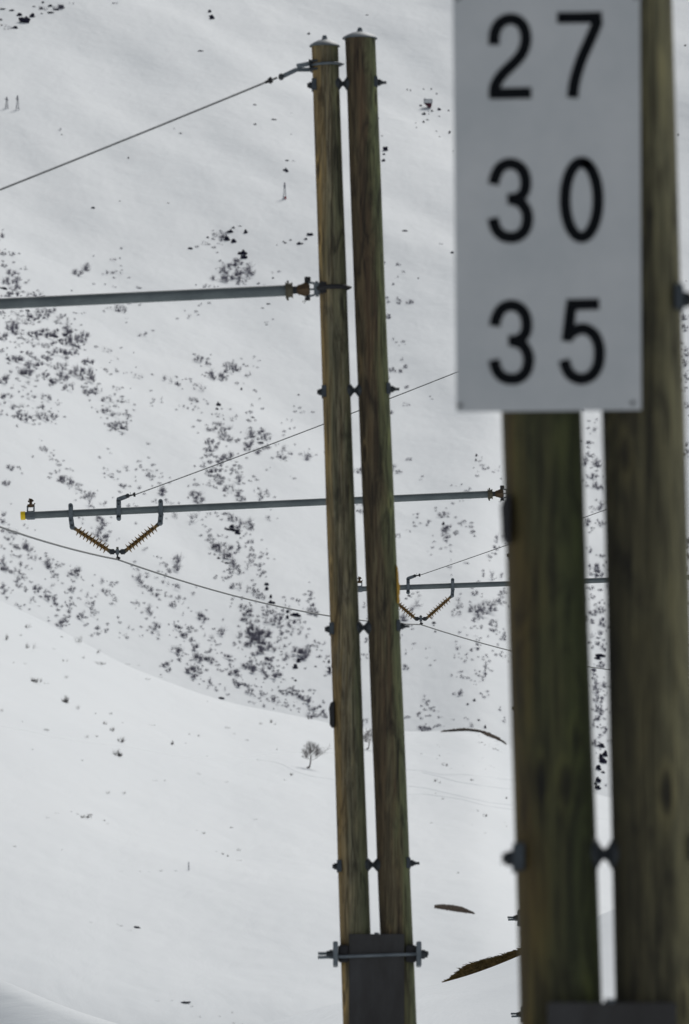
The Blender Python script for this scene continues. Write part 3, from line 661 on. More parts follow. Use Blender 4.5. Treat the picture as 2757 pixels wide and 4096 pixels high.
add(SH, 650, 850, 2.412, "540 200 120 60 1;590 230 80 70 3;420 290 90 40 1;730 470 90 60 3;660 505 90 40 3;590 530 90 90 2;570 625 160 80 2;710 600 110 90 3;830 530 110 110 2;840 600 90 70 1;780 640 110 60 1;755 685 60 30 1;450 705 120 40 1;1068 577 35 20 1;245 1000 60 40 1;150 1020 40 30 1;1000 1055 50 20 1;350 1410 90 70 2;430 1455 80 60 1;470 1550 80 90 2;545 1570 120 70 2;620 1460 110 50 2;715 1480 90 80 2;645 1520 110 60 2;600 1600 60 40 1;50 1590 90 80 1;150 1640 60 50 2;355 1670 130 80 1;310 1800 90 40 2;190 1865 60 30 1;330 1870 50 40 1;545 1945 90 30 1;685 1975 80 40 1;355 2000 50 30 2;550 2035 120 40 2;870 1855 40 40 1;850 1940 40 50 1;1350 1920 60 30 1;1230 2000 60 30 1;880 1405 18 18 1;920 1430 18 18 1;880 1485 18 18 1;840 1540 18 22 1;820 1590 18 18 1;780 1645 18 18 1;905 1725 18 18 2;925 1807 22 14 1;820 2003 22 16 3;640 1895 14 10 1;400 1803 20 12 3;375 875 16 24 2;465 870 24 30 1;980 690 30 22 1;550 300 60 20 1;500 340 30 12 1")
add(SH, 0, 1700, 2.412, """1130 20 170 60 3;430 230 90 50 2;495 290 60 50 1;560 350 50 80 1;580 440 40 40 1;665 420 80 50 1;100 395 80 60 2;55 550 70 60 2;215 465 30 30 1;490 463 40 30 2;600 500 60 50 3;640 540 120 70 2;680 560 70 60 2;560 520 60 50 1;750 630 60 60 1;760 580 40 40 1;820 690 110 40 2;870 670 90 60 2;850 740 60 90 1;990 745 80 60 1;1020 415 60 40 1;1065 470 60 50 1;1235 415 80 50 1;1120 520 50 30 1;1185 575 80 50 2;1345 595 40 40 2;1400 430 60 40 1;1445 470 70 60 2;1490 435 70 40 1;1550 500 60 30 1;1350 345 60 50 1;1435 175 60 25 1;1070 268 30 25 1;1555 640 50 80 3;1260 765 60 30 1;1500 740 60 30 1;20 870 60 120 2;50 1020 100 50 2;145 1060 60 80 1;90 1100 80 40 2;240 1140 60 60 2;270 1170 100 80 2;155 1175 50 50 3;960 905 70 60 3;990 950 90 110 2;960 1040 60 90 2;1000 1090 90 70 3;780 890 60 50 1;110 1250 60 50 1;200 1325 40 50 2;25 1300 60 90 2;40 1380 80 60 3;130 1400 60 70 1;185 1410 50 50 2;290 1385 50 30 1;290 1250 60 50 1;350 1280 60 60 1;450 1320 70 80 2;480 1320 60 90 1;470 1370 60 50 2;555 1345 60 40 2;520 1440 50 40 2;555 1480 30 40 1;720 1420 100 80 3;680 1450 60 60 1;790 1470 40 30 1;170 1480 70 70 2;175 1540 60 50 2;240 1480 60 40 1;25 1545 60 60 2;40 1600 60 60 2;255 1590 40 50 2;360 1560 90 70 2;350 1610 50 40 1;450 1600 50 50 1;500 1560 50 50 1;520 1630 50 110 2;440 1665 120 50 3;690 1585 70 60 2;780 1597 30 30 1;970 1500 60 60 1;1125 1520 40 30 2;1010 1590 70 60 2;1050 1610 50 50 1;850 1640 50 60 1;1340 1470 80 90 2;1300 1385 70 40 1;1410 1550 60 50 2;1460 1570 50 50 2;1520 1645 50 50 3;540 1725 50 50 3;590 1745 40 30 2;660 1730 70 50 2;665 1785 50 50 2;690 1695 50 40 1;850 1735 60 60 1;910 1730 50 60 1;1110 1710 60 80 1;1435 1770 70 90 2;1350 1740 30 30 1;1305 1710 40 60 1;780 1855 90 60 2;800 1805 40 40 1;630 1865 60 60 2;545 1840 40 30 2;575 1915 80 70 3;930 1800 90 40 1;890 1830 60 40 1;1145 1855 30 30 2;940 1945 50 50 2;1025 1970 50 40 2;950 2005 50 30 2;880 2025 40 30 2;1490 1930 110 80 2;1500 2000 90 60 1;1250 1950 40 40 1;1390 1215 40 40 1;1545 1345 30 30 1;200 1760 70 40 1;155 1735 40 30 1;60 1670 50 30 1;300 1700 50 60 1;370 1745 30 20 1;1200 2025 60 30 1;1360 2030 50 30 1;375 135 14 10 1;1150 640 30 20 1;1315 945 30 30 1;445 1235 20 16 1;1130 1110 20 20 1;1485 1270 16 16 1;1440 1450 30 12 1;1500 1470 50 30 1;940 1640 20 20 1;100 1420 30 30 1;20 1170 40 40 1;80 960 16 10 1;270 965 14 10 1;470 1890 30 20 2;980 310 14 10 1""")
add(SH, 650, 1700, 2.412, """540 40 220 70 2;630 120 150 60 2;450 150 80 70 2;540 165 40 40 1;720 150 50 40 2;860 60 90 90 2;945 60 60 60 3;1000 100 100 80 2;830 170 90 60 2;820 215 70 60 3;900 130 70 60 1;940 250 60 60 2;980 210 60 50 2;450 250 90 60 3;500 210 90 40 2;430 290 70 50 1;520 300 70 40 1;630 280 110 90 2;560 340 70 60 3;390 380 60 60 1;460 355 60 40 2;560 405 40 70 3;480 450 110 80 3;520 480 80 50 2;680 420 60 50 2;740 430 60 60 1;570 495 60 40 2;620 510 80 50 1;720 510 70 90 2;480 520 70 50 1;580 545 60 60 2;640 610 120 70 2;730 640 60 80 2;755 700 90 60 2;310 570 60 30 2;405 570 40 20 1;460 585 30 25 2;520 600 25 25 3;320 650 120 80 2;350 710 110 80 2;20 640 70 90 2;70 745 90 40 1;1170 180 50 90 1;1165 260 60 50 1;1160 300 80 50 2;1240 290 60 60 1;1100 190 50 30 1;1420 300 80 80 2;885 490 40 30 2;945 660 60 70 2;1005 670 40 50 1;860 550 20 30 1;880 630 30 30 1;940 715 30 25 2;1035 412 20 15 1;230 880 220 90 1;440 850 60 50 1;590 850 50 30 2;680 885 90 80 2;640 855 60 30 2;750 940 70 90 2;840 930 80 80 2;1035 900 80 50 1;855 995 70 40 2;800 1045 40 40 1;440 1020 50 50 1;380 910 30 20 2;460 1075 50 30 2;440 1105 90 30 2;560 1060 60 25 1;600 1155 50 30 2;680 1180 110 50 2;740 1180 50 50 2;850 1125 80 40 2;860 1205 60 30 2;860 1245 60 40 2;860 1300 60 50 2;1010 1220 30 60 2;960 1250 50 40 1;940 1340 50 50 2;935 1390 40 30 2;970 1410 30 40 2;940 1460 30 30 3;830 1360 50 70 1;520 1160 90 80 3;560 1190 90 70 2;620 1250 90 80 3;680 1300 70 70 2;710 1350 80 50 2;640 1385 50 40 2;710 1405 100 60 2;620 1465 60 40 2;120 1290 90 90 2;120 1370 80 80 2;45 1350 40 50 2;70 1415 40 25 3;710 1555 130 60 2;850 1590 100 60 2;920 1590 40 40 2;30 1510 80 60 1;150 1580 70 70 1;150 1655 60 50 2;100 1725 70 60 2;40 1640 40 30 1;295 1645 30 30 1;320 1560 25 25 1;780 1740 80 60 2;820 1810 90 70 3;790 1870 70 50 3;850 1900 60 60 2;840 1960 60 90 3;910 1890 50 40 2;960 1650 100 50 2;1000 1770 80 60 1;995 1820 50 40 2;1060 1800 70 50 2;1010 1890 60 90 1;1100 1880 120 110 2;1160 1780 35 35 3;1155 1945 50 35 3;1220 1910 50 70 2;1300 1895 90 50 2;1230 1760 40 40 1;1310 1685 50 40 2;1430 1620 50 80 1;1455 1710 35 60 2;1465 1800 120 70 2;380 1850 80 70 3;390 1890 60 50 1;150 1960 80 60 3;210 2020 70 60 3;120 1910 40 40 1;270 1960 70 50 2;550 1990 80 80 2;900 1990 150 80 3;860 2030 90 60 3;1020 2000 70 70 2;1150 2005 40 40 2;1245 1980 70 60 1;1350 1970 40 50 1;1390 2020 30 50 1;750 2030 60 60 1;1185 1700 14 90 2;205 1820 30 40 1;690 1665 30 30 1;205 1710 14 14 2;325 1808 16 12 2;520 1460 20 16 3;740 1225 14 12 2;895 1530 30 20 2;1140 340 14 12 1;1235 495 14 10 1""")
add(RK, 650, 1700, 2.412, "635 1010 80 26;665 990 50 50;695 1022 90 50;722 1050 60 50;540 1290 30 30;620 1335 50 25;580 1320 30 20;945 175 60 30;1003 1545 45 45;1008 1590 36 60;1050 1720 70 60;1045 1665 25 60;1208 1810 30 50;1206 1865 28 60;1290 1840 90 50;1250 1838 40 25;855 1745 25 15;530 1165 40 30;855 995 40 18")
add(SH, 650, 2400, 2.24, """250 350 40 50 2;290 420 50 80 3;430 445 40 50 2;445 350 50 60 1;150 465 60 80 3;160 530 30 40 2;190 470 40 30 1;90 450 60 60 1;325 510 80 100 3;400 520 60 50 3;455 540 50 70 2;580 510 80 50 3;640 385 30 15 2;700 385 30 15 2;240 620 80 90 3;310 620 70 60 2;290 690 70 60 3;340 670 40 60 1;425 720 40 60 2;620 580 50 40 1;640 655 110 60 2;665 650 50 50 3;510 620 50 40 1;740 590 50 60 3;780 560 60 40 3;800 600 80 50 3;820 640 60 70 3;860 570 50 30 2;900 620 60 70 2;770 390 70 60 3;830 340 100 80 3;800 320 70 60 3;860 290 90 70 3;910 400 120 80 3;900 460 80 80 3;940 540 70 60 3;980 520 40 40 3;970 590 60 40 2;830 470 80 50 2;950 290 60 70 2;990 440 50 50 2;1070 410 70 60 1;1050 350 50 50 1;1070 295 40 30 2;1110 500 60 70 2;1220 470 130 90 3;1290 470 80 70 2;1310 415 60 40 2;1380 380 60 50 1;1040 665 60 50 3;1000 690 50 70 3;950 680 40 40 2;1035 630 25 20 3;1095 710 40 30 1;650 737 40 30 3;690 770 50 60 3;760 765 110 30 2;780 820 70 60 2;900 845 60 40 2;980 890 80 40 2;1010 855 40 30 1;1035 780 30 30 1;1160 790 35 35 2;1100 825 80 40 3;1180 825 90 40 3;1245 865 60 60 3;1325 870 30 60 3;1300 915 50 70 3;1190 915 30 12 1;1115 943 45 35 2;1035 930 40 50 1;1370 980 70 50 3;1410 945 30 30 2;1445 920 30 20 2;1445 1000 50 50 2;1455 1045 50 30 2;1320 1050 60 30 2;1300 1000 80 70 1;555 795 30 40 1;470 790 40 40 1;400 780 50 30 1;910 940 30 35 2;830 870 30 30 1;805 915 80 30 1;20 575 60 60 3;50 625 60 40 2;1465 500 30 60 1;1490 600 50 110 3;1380 595 40 15 3;1405 500 20 20 2;1390 430 30 30 1;1450 385 30 40 1;1290 330 30 50 1;700 310 60 70 1;1225 1000 20 30 1;600 580 30 30 1;375 315 30 40 1""")
add(RK, 650, 2400, 2.24, "1218 555 40 60;1192 610 50 66;1192 725 25 30;1500 640 24 70;1493 560 20 50;935 530 30 40")
add(SH, 1570, 2500, 3.2, """200 1175 60 30 3;335 1130 50 50 3;375 1035 30 30 3;440 995 50 60 2;400 970 50 50 1;485 1070 60 40 3;575 1105 50 20 1;435 1165 40 20 3;375 1182 30 12 1;620 1180 60 20 1;750 1205 30 15 1;935 1190 40 18 2;870 890 60 70 3;400 1320 80 90 3;470 1330 70 60 2;350 1320 60 60 3;1020 1290 50 60 1;1190 560 40 160 2;1190 600 30 60 3;1190 490 60 60 1;1165 670 40 80 2;1240 560 50 30 1;1100 260 50 100 2;1090 200 70 40 1;1015 315 30 25 3;835 290 40 50 2;800 390 25 60 2;845 415 35 20 1;950 370 40 40 1;960 420 30 40 1;1165 410 30 16 3;1280 325 30 20 2;1325 370 25 20 2;1385 375 40 50 2;1430 400 60 50 1;1350 243 30 20 2;1430 150 70 60 2;1440 180 50 30 2;1280 70 60 25 2;1090 40 30 20 2;1350 85 30 20 1;1065 140 60 20 1;1280 10 80 20 2;1380 1060 25 70 2;1445 1190 30 50 2;880 645 30 18 3;825 660 25 15 2;930 660 25 15 2;985 683 25 15 1;850 600 60 30 1;1065 580 30 30 1;1110 725 30 20 1;1065 760 40 20 1;1235 910 30 40 1;1160 900 25 25 1;800 860 25 20 1;295 235 35 15 2;255 305 20 20 1;175 353 25 12 1;480 290 20 15 1;435 420 30 25 1;850 95 20 50 1;250 50 60 20 2;550 450 30 20 1;130 130 30 30 1;660 1295 30 15 1;575 1295 30 10 1;1440 100 40 60 2""")
add(RK, 1570, 2500, 3.2, "1050 970 35 60;965 1020 30 35;1103 1222 35 30;1187 1315 26 64;548 92 22 30;530 10 25 20")
add(SH, 1560, 1580, 3.136, """955 1205 80 40 2;900 1325 80 25 1;655 1480 110 90 2;720 1500 70 60 1;350 1500 40 80 2;480 1550 30 90 1;495 1595 40 40 1;730 1665 120 80 3;690 1690 70 50 3;650 1720 80 50 1;820 1720 80 40 2;730 1790 90 70 3;900 1597 20 30 2;940 1610 40 20 1;1020 1650 60 30 3;1040 1715 60 50 2;300 1593 30 30 3;215 1690 40 15 1;540 1745 20 50 1;540 1860 20 25 1;710 1910 50 40 1;770 1965 25 15 2;765 1925 20 12 1;1330 1905 90 50 2;1360 1800 80 110 1;1250 2030 50 25 2;1330 1985 35 30 2;950 2105 60 20 1;770 2160 30 70 1;765 2060 20 60 1;1120 825 30 25 2;1150 780 25 30 1;1160 885 70 40 1;1250 905 35 25 1;1185 930 25 15 1;1110 960 20 30 1;1320 937 25 15 1;1370 900 40 30 1;830 1140 30 15 1;880 1143 20 10 1;520 45 50 30 1;385 1055 50 25 1;480 1960 25 20 1""")
add(RK, 1560, 1580, 3.136, "1087 765 26 50;1080 825 28 46;670 1625 35 60;1053 915 18 20;1397 1055 25 25")
add(SH, 1200, 1900, 1.742, """75 825 30 40 1;95 885 20 40 1;100 955 60 40 2;20 1240 80 80 3;830 900 60 60 1;780 890 40 90 1;830 850 30 30 1;725 980 60 60 2;1120 880 60 50 1;1220 815 50 40 2;1290 910 130 70 2;1350 910 50 40 1;1220 930 90 50 2;1265 960 90 60 2;1240 1000 60 50 1;1110 965 40 40 1;1100 915 30 30 2;1070 975 30 30 1;1400 870 60 50 2;1420 820 50 40 2;1350 1035 70 40 2;1345 1080 50 25 2;1100 1200 40 20 1;1195 1218 20 20 2;1240 1185 25 60 2;1150 1060 20 15 1;1330 700 60 60 1;1285 688 20 20 2;1410 700 30 70 1;1160 610 30 15 1;1320 570 30 30 1;465 1150 30 30 2;470 1250 30 60 1;445 900 30 40 1""")
add(RK, 1200, 1900, 1.742, "760 845 22 22;740 865 20 15;935 1035 28 26;920 1000 12 24;944 1095 14 18")
add(SH, 2300, 1640, 2.2, """175 175 45 50 1;125 280 45 40 3;120 380 50 50 2;110 440 60 90 2;200 440 80 90 2;150 570 90 60 2;205 575 30 20 2;200 650 80 70 2;215 685 50 30 3;235 830 60 80 2;160 860 80 40 1;130 980 60 80 2;240 1000 60 50 2;155 1040 40 20 3;140 1215 40 70 2;240 1275 50 40 2;180 1370 90 50 2;215 1430 80 70 3;140 1400 40 80 1;180 1480 30 30 2;140 1560 70 40 2;240 1583 25 15 3;160 1640 50 40 2;190 1710 80 40 1;160 1770 90 60 2;240 1760 70 60 2;245 1850 60 80 3;155 1850 50 50 2;190 1960 120 80 1;190 2050 70 30 3;250 2080 50 60 2;155 2090 30 25 2;240 2230 60 60 3;165 2300 50 60 3;125 150 20 20 1;195 80 20 30 1;150 400 30 30 2""")
add(RK, 2300, 1640, 2.2, "225 2165 100 36;200 2190 60 40;165 2295 36 30")
add(SH, 1900, 2700, 1.83, "870 20 40 30 2;890 60 50 60 2;880 110 60 60 2;950 60 50 50 2;910 180 80 60 2;890 240 80 50 2;940 270 50 50 2;890 310 60 30 3;870 350 30 60 1;900 380 20 20 3;960 400 40 50 2;890 490 70 60 2;910 450 40 40 1;960 790 25 40 1")
add(RK, 1900, 2700, 1.83, "925 525 55 45;955 590 40 70;940 640 60 60;905 690 40 60;900 780 45 60;895 830 60 40;880 800 30 30;935 715 30 20;925 610 30 60")
add(SH, 0, 0, 1, """2735 1260 30 30 2;2742 1300 26 24 2;2730 1370 24 22 1;2745 1400 24 40 2;2735 1450 26 30 2;2745 1500 24 30 2;2735 1560 30 26 1;2742 1620 24 24 1;2748 1780 20 50 2;2738 1820 20 20 3;2748 2150 20 40 3;2750 2200 20 50 3;2745 2260 16 40 2;2752 2380 14 60 2;2748 2480 14 40 2;2752 2560 14 40 2;2724 1520 14 14 1;2728 1640 14 12 1""")
add(SH, 0, 0, 1.4255, "330 30 60 40 2;245 40 60 30 1;50 150 60 30 1;660 12 40 25 1;410 15 30 15 1;995 730 12 14 1;340 735 20 24 1")
add(RK, 0, 0, 1.4255, "110 88 30 30;140 125 60 60;185 95 30 40;85 160 30 25;65 60 30 15;15 52 30 12;285 35 25 20;350 45 40 30;290 72 35 12;245 15 20 15;235 50 20 20;195 37 18 8;320 55 30 12;238 78 14 10;5 115 14 20;8 145 12 12;1197 68 20 28;1210 105 28 40;1200 92 20 10;1145 290 32 9;530 1187 22 16;352 768 12 6;732 902 9 20;1453 598 18 10;1455 710 16 14;1030 761 16 9;960 1158 12 7;683 1147 12 6")
add(RK, 1000, 50, 1.742, "410 150 20 28;165 745 40 12;258 1032 26 12;248 1100 34 36;258 1110 20 20;945 960 34 50;932 1035 26 30;935 990 20 20;1078 1522 40 14;815 16 22 6;1385 685 14 14;1318 678 26 28;1190 650 24 16;1213 710 28 34;1270 688 16 20;1245 690 10 10;1247 708 10 10;1210 765 14 24;1237 748 20 12;1392 840 14 34;1300 828 12 10;1322 866 12 8;1320 725 10 12;1160 803 10 10;1155 770 8 12;1210 535 8 20;1265 535 10 20;1302 568 10 16;1097 540 8 20;1120 545 6 26;1418 966 14 8;895 740 8 14;920 860 12 8")
add(SH, 1000, 50, 1.742, "305 1030 20 18 1;285 845 14 14 1;290 698 14 8 1")
add(RK, 1100, 900, 1.96, "1390 220 30 26;1125 420 15 15")
add(SH, 1100, 900, 1.96, "970 575 40 40 1;885 585 24 50 1;930 870 16 50 1;925 460 12 16 1;945 415 10 8 1;1018 934 12 10 1;950 920 20 16 1;1300 143 24 18 1")
add(RK, 0, 0, 1, "2742 183 10 10;2713 540 8 10;2745 1125 6 6")
add(HB, 0, 2350, 1.12, """30 195 22 60 2;90 207 25 15 1;120 162 25 30 2;125 247 70 40 1;285 320 40 18 1;370 305 25 20 1;445 330 60 24 2;435 275 40 30 1;345 215 55 48 1;160 405 64 32 3;200 425 40 10 1;298 388 25 30 1;300 490 64 42 3;350 520 24 40 1;58 333 20 9 1;110 337 20 10 1;5 540 20 24 1;98 598 15 7 1;207 630 30 18 2;425 560 20 12 1;490 558 40 16 1;472 600 25 22 2;502 625 22 28 3;548 600 15 12 1;385 660 30 20 1;432 662 15 12 2;542 670 34 36 3;535 725 60 48 3;143 722 18 9 1;365 770 25 10 1;680 612 30 10 1;775 688 28 26 3;830 695 15 7 1;845 652 20 12 1;888 658 14 14 2;928 507 10 7 1;720 397 20 7 2;660 405 40 15 1;1018 622 40 14 1;1050 650 18 11 1;1105 680 18 10 2;1165 600 26 22 1;1212 590 22 24 2;1238 720 18 13 1;1305 830 16 20 2;1275 858 20 9 1;925 753 15 6 1;890 832 30 8 1;1015 867 20 10 1;690 862 30 8 1;735 862 20 8 1;480 910 30 22 1;552 912 30 22 1;240 272 30 8 1;570 340 30 8 2;278 217 14 12 2;1385 565 30 40 1;620 345 14 8 1;1230 605 20 16 1""")
add(RK, 0, 2350, 1.12, "992 497 30 12")
add(HB, 0, 3200, 1.12, """210 75 22 10 1;385 66 60 22 2;370 72 24 14 3;400 62 30 10 3;318 50 12 6 2;345 60 14 8 2;250 57 30 6 1;462 88 20 9 2;480 103 15 7 1;65 205 20 8 2;275 220 15 6 1;905 143 30 12 2;880 135 12 5 1;1035 121 22 7 3;1145 83 20 10 1;1000 236 16 13 3;1022 246 15 12 3;1065 215 32 20 1;1070 268 25 7 1;968 228 12 7 1;718 315 25 5 3;628 318 18 6 1;785 316 20 4 2;668 320 10 4 1;540 318 20 4 1;540 562 20 5 3;525 556 12 4 2;858 923 15 6 3;1040 950 10 6 3;895 970 14 5 2;982 968 12 5 2;700 900 30 4 1;770 897 12 4 2;575 583 30 5 1;405 547 20 5 1;1045 998 14 5 3;1085 1002 10 4 2""")
add(RK, 0, 3200, 1.12, "612 573 36 12;832 910 40 13;850 907 12 8")
add(HB, 1570, 2500, 3.2, """695 1752 50 84 2;640 1750 56 76 1;600 1665 30 20 2;575 1695 20 30 1;1150 1700 25 12 2;1105 1745 20 10 1;1295 1820 25 10 2;1190 1835 30 18 1;600 1555 30 15 1;575 1530 30 12 1;370 1630 30 40 1;900 1800 30 10 1;1110 1500 110 13 3;1180 1530 40 14 3;1230 1552 40 10 2;1330 1528 80 12 2;1300 1575 60 26 3;1340 1595 50 18 3;1385 1620 40 13 1;1120 1437 50 10 2;1105 1402 25 12 3;1320 1490 60 12 2;1010 1370 20 8 1;1065 1383 20 8 1;1235 1523 30 8 2;1250 1795 40 20 1;750 1830 40 10 1""")
add(HB, 1150, 2700, 1.65, """975 682 26 34 2;1002 700 30 24 1;1220 685 30 20 2;1020 808 40 20 1;1305 915 34 30 2;1255 890 18 12 2;950 972 22 9 2;1305 1042 20 7 2;1448 805 26 20 3;1125 1300 18 16 2;1405 1253 10 8 3;25 645 25 18 2;975 775 20 14 1;1430 970 18 8 1;1445 995 12 8 2;1215 988 20 5 1""")


def region(x, y, kind):
    for x0, y0, x1, y1, t in REG:
        if x0 <= x < x1 and y0 <= y < y1: return t
    return 'on the snowy mountainside'
REG = [
 (0, 0, 420, 300, 'in the top left corner of the snow'), (420, 0, 1000, 300, 'on open snow at the top, left of the capped poles'), (0, 300, 700, 850, 'on open snow beneath the thick stay rope'),
 (1000, 0, 1240, 640, 'on open snow just left of the sharp mast top'), (700, 300, 1240, 850, 'on open snow by the tiny lift pylon with the red base'),
 (1500, 0, 1830, 560, 'around the tiny red and white hut'), (1500, 560, 1830, 1100, 'right of the sharp mast, beside the middle of the sign'),
 (2600, 0, 2757, 1100, 'right of the blurred mast top at the right edge'),
 (0, 850, 250, 1190, 'in the thicket at the left edge above the thick boom'), (250, 850, 700, 1190, 'in a loose patch above the thick boom'),
 (700, 850, 1240, 1180, 'by the dark outcrop above the thick boom'), (0, 1190, 420, 1345, 'in the dense thicket just below the thick boom'),
 (0, 1345, 420, 1480, 'in the middle of the big left thicket'), (0, 1480, 420, 1600, 'at the lower fringe of the big left thicket'),
 (0, 1600, 250, 1790, 'in the small clump low at the left edge'), (250, 1600, 640, 1790, 'in the drifting line under the big left thicket'),
 (420, 1180, 800, 1600, 'scattered between the left thicket and the sharp mast'), (800, 1180, 1300, 1600, 'below the mast end of the thick boom'),
 (640, 1600, 1100, 1780, 'in the tall gully thicket above the stay rope'), (1100, 1600, 1320, 2000, 'between gully thicket and sharp mast'),
 (0, 1790, 300, 2090, 'left of and around the yellow-capped boom end'), (300, 1790, 640, 2090, 'above the boom with the full insulator V'),
 (640, 1780, 860, 2010, 'in the gully thicket, left part, below the stay rope'), (860, 1780, 1100, 2010, 'in the gully thicket, right part, below the stay rope'),
 (0, 2090, 300, 2300, 'just below the overhead wire at the left edge'), (300, 2090, 640, 2240, 'inside or near the insulator V'),
 (640, 2010, 900, 2350, 'in the gully left side above the overhead wire'), (900, 2010, 1320, 2350, 'in the gully right side, above the overhead wire'),
 (0, 2300, 330, 2600, 'just over the hill ridge at the far left'), (300, 2240, 640, 2480, 'below the insulator V'),
 (330, 2480, 700, 2800, 'just over the hill ridge left of centre'), (640, 2350, 960, 2600, 'left of the dense gully band'),
 (960, 2350, 1130, 2600, 'in the dense gully below the overhead wire'), (1130, 2350, 1330, 2600, 'beside the blocky dark rocks near the sharp mast'),
 (640, 2600, 960, 2900, 'above the ridge left of the gully band'), (960, 2600, 1130, 2900, 'at the foot of the dense gully band'),
 (1130, 2600, 1340, 2900, 'above the bare tree, next to the sharp mast'),
 (1440, 1900, 1540, 3000, 'seen in the slit between the two sharp poles'),
 (1560, 1100, 2030, 1800, 'between sharp mast and near mast below the sign'), (1560, 1800, 2030, 2080, 'in the clump below the yellowish boom socket'),
 (1560, 2080, 1800, 2500, 'around the half-hidden insulator V'), (1800, 2080, 2060, 2500, 'in the patch right of the half-hidden insulator V'),
 (1560, 2500, 2060, 2700, 'just below the overhead wire right of the sharp mast'), (1560, 2700, 2060, 2960, 'above the brown turf ridge right of the sharp mast'),
 (2330, 1600, 2460, 2040, 'high in the slit between the two near poles'), (2330, 2040, 2460, 2330, 'in the slit between near poles, above the thin boom'),
 (2330, 2330, 2460, 2700, 'in the slit between near poles, below the thin boom'), (2330, 2700, 2460, 3300, 'low in the slit between the two near poles'),
 (2460, 1100, 2757, 2900, 'right of the near mast at the right edge'),
]
SZ = lambda a: 'large' if a > 1300 else ('medium' if a > 550 else 'small')
DN = {1: 'sparse pale', 2: 'twiggy', 3: 'dense dark'}
def place(mesh, name, x, y, w, h, asp, far=True, center=False, dep=0.8):
    p = hit(x, y + (0 if center else h / 2), far)
    if p is None: p = hit(x, y + h / 2 + 8, False)
    if p is None: return None
    k = (p - CAM).length / FPX
    o = bpy.data.objects.new(name, mesh); COL.objects.link(o)
    o.scale = (w * k / asp, (max(w, h) * k * dep if center else h * k), h * k); o.location = p - Vector((0, 0, 0 if center else 0.04 * h * k))
    return o
rnd = random.Random(5)
SH.sort(key=lambda e: -(e[2] * e[3] * (0.5 + 0.5 * e[4])))
TOP, REST = SH[:285], SH[285:]
for x, y, w, h, d in TOP:
    a = asp_of(w, h); o = place(rnd.choice(SHM[(d, a)]), 'shrub', x, y, w * 1.25, h * 1.35, ASP[a])
    if not o: continue
    if rnd.random() < .5: o.scale.x *= -1
    rg = region(x, y, 's')
    tag(o, f'{SZ(w * h)} {DN[d]} leafless shrub {rg}', 'shrub', 'leafless shrubs ' + rg)
# everything smaller, and the scrub beyond the picture's edges, is one mass
allbm = NB()
def add_mass(x, y, w, h, d, far=True):
    p = hit(x, y + h / 2, far)
    if p is None: return
    a = asp_of(w, h); k = (p - CAM).length / FPX; src = rnd.choice(SHR[(d, a)])
    sx = w * k / ASP[a] * (1 if rnd.random() < .5 else -1); base = p - Vector((0, 0, 0.04 * h * k))
    mp = {v: allbm.verts.new((base.x + v.co.x * sx, base.y + v.co.y * h * k, base.z + v.co.z * h * k)) for v in src.verts}
    for f in src.faces: allbm.faces.new([mp[v] for v in f.verts])
for x, y, w, h, d in REST: add_mass(x, y, w * 1.15, h * 1.25, d)
for x, y, w, h, d in list(SH):
    # small straggling stems round the bigger bushes
    for _ in range(3 if w * h > 300 else 1):
        sx, sy = x + rnd.gauss(0, w * 0.65 + 5), y + rnd.gauss(0, h * 0.7 + 4)
        if sy < 800 or sy > st(RIDGE, sx) - 8: continue
        q_ = rnd.uniform(7, 15); add_mass(sx, sy, q_ * rnd.uniform(.8, 1.6), q_, 2)
for i in range(2600):
    # natural clumps outside the frame and in the parts hidden behind poles
    x = rnd.uniform(-1300, 4000); y = rnd.uniform(1000, 3100)
    if -10 < x < W + 10 and not (1340 < x < 1640 or 2050 < x < 2350 or 2440 < x < 2700): continue
    if 2440 < x < 2700 and y < 1200: continue
    if noise.noise(Vector((x / 160, y / 130, 0))) + 0.6 * noise.noise(Vector((x / 50, y / 40, 3))) < 0.12: continue
    if y > st(RIDGE, x) - 10: continue
    add_mass(x, y, rnd.uniform(18, 48), rnd.uniform(14, 32), rnd.choice((1, 2, 2, 3)))
o = obj('scrub', allbm, 'twig', None, False); tag(o, 'fine leafless scrub scattered over the snowy mountainside', 'scrub', None, 'stuff')
for x, y, w, h, d in RK:
    far = y < st(RIDGE, x)
    o = place(rnd.choice(RKM), 'rock', x, y, w * 1.15, h * 1.18, 1.0, far, True)
    if not o: continue
    o.scale.y = max(abs(o.scale.x), abs(o.scale.z)) * 0.8
    if rnd.random() < .5: o.scale.x *= -1
    rg = region(x, y, 'r') if far else 'on the white hill below the ridge'
    sh_ = 'tall' if h > 1.4 * w else ('flat' if w > 1.8 * h else 'blocky')
    tag(o, f'{SZ(w * h * 1.6)} {sh_} dark rock {rg}', 'rock', 'dark rocks ' + rg)
def hreg(x, y):
    if x < 330 and y < 2900: return 'high on the left shoulder of the white hill'
    if x < 330: return 'low on the left side of the white hill'
    if y > 3200 and x < 1340: return 'on the lower smooth part of the white hill'
    if x < 640: return 'where the ski track crosses the white hill'
    if x < 960: return 'in the shallow hollow of the white hill'
    if x < 1345: return 'near the bare tree on the white hill'
    if y < 3060: return 'under the brown turf ridge'
    return 'by the faint ski tracks right of the sharp mast'
for x, y, w, h, d in HB:
    a = asp_of(w, h); o = place(rnd.choice(HILLM[(d, a)]), 'low_bush', x, y, w, h * 1.35, ASP[a], False)
    if not o: continue
    tag(o, f'{SZ(w * h * 1.5)} {DN[d]} bare bush {hreg(x, y)}', 'bush', 'bare bushes ' + hreg(x, y))

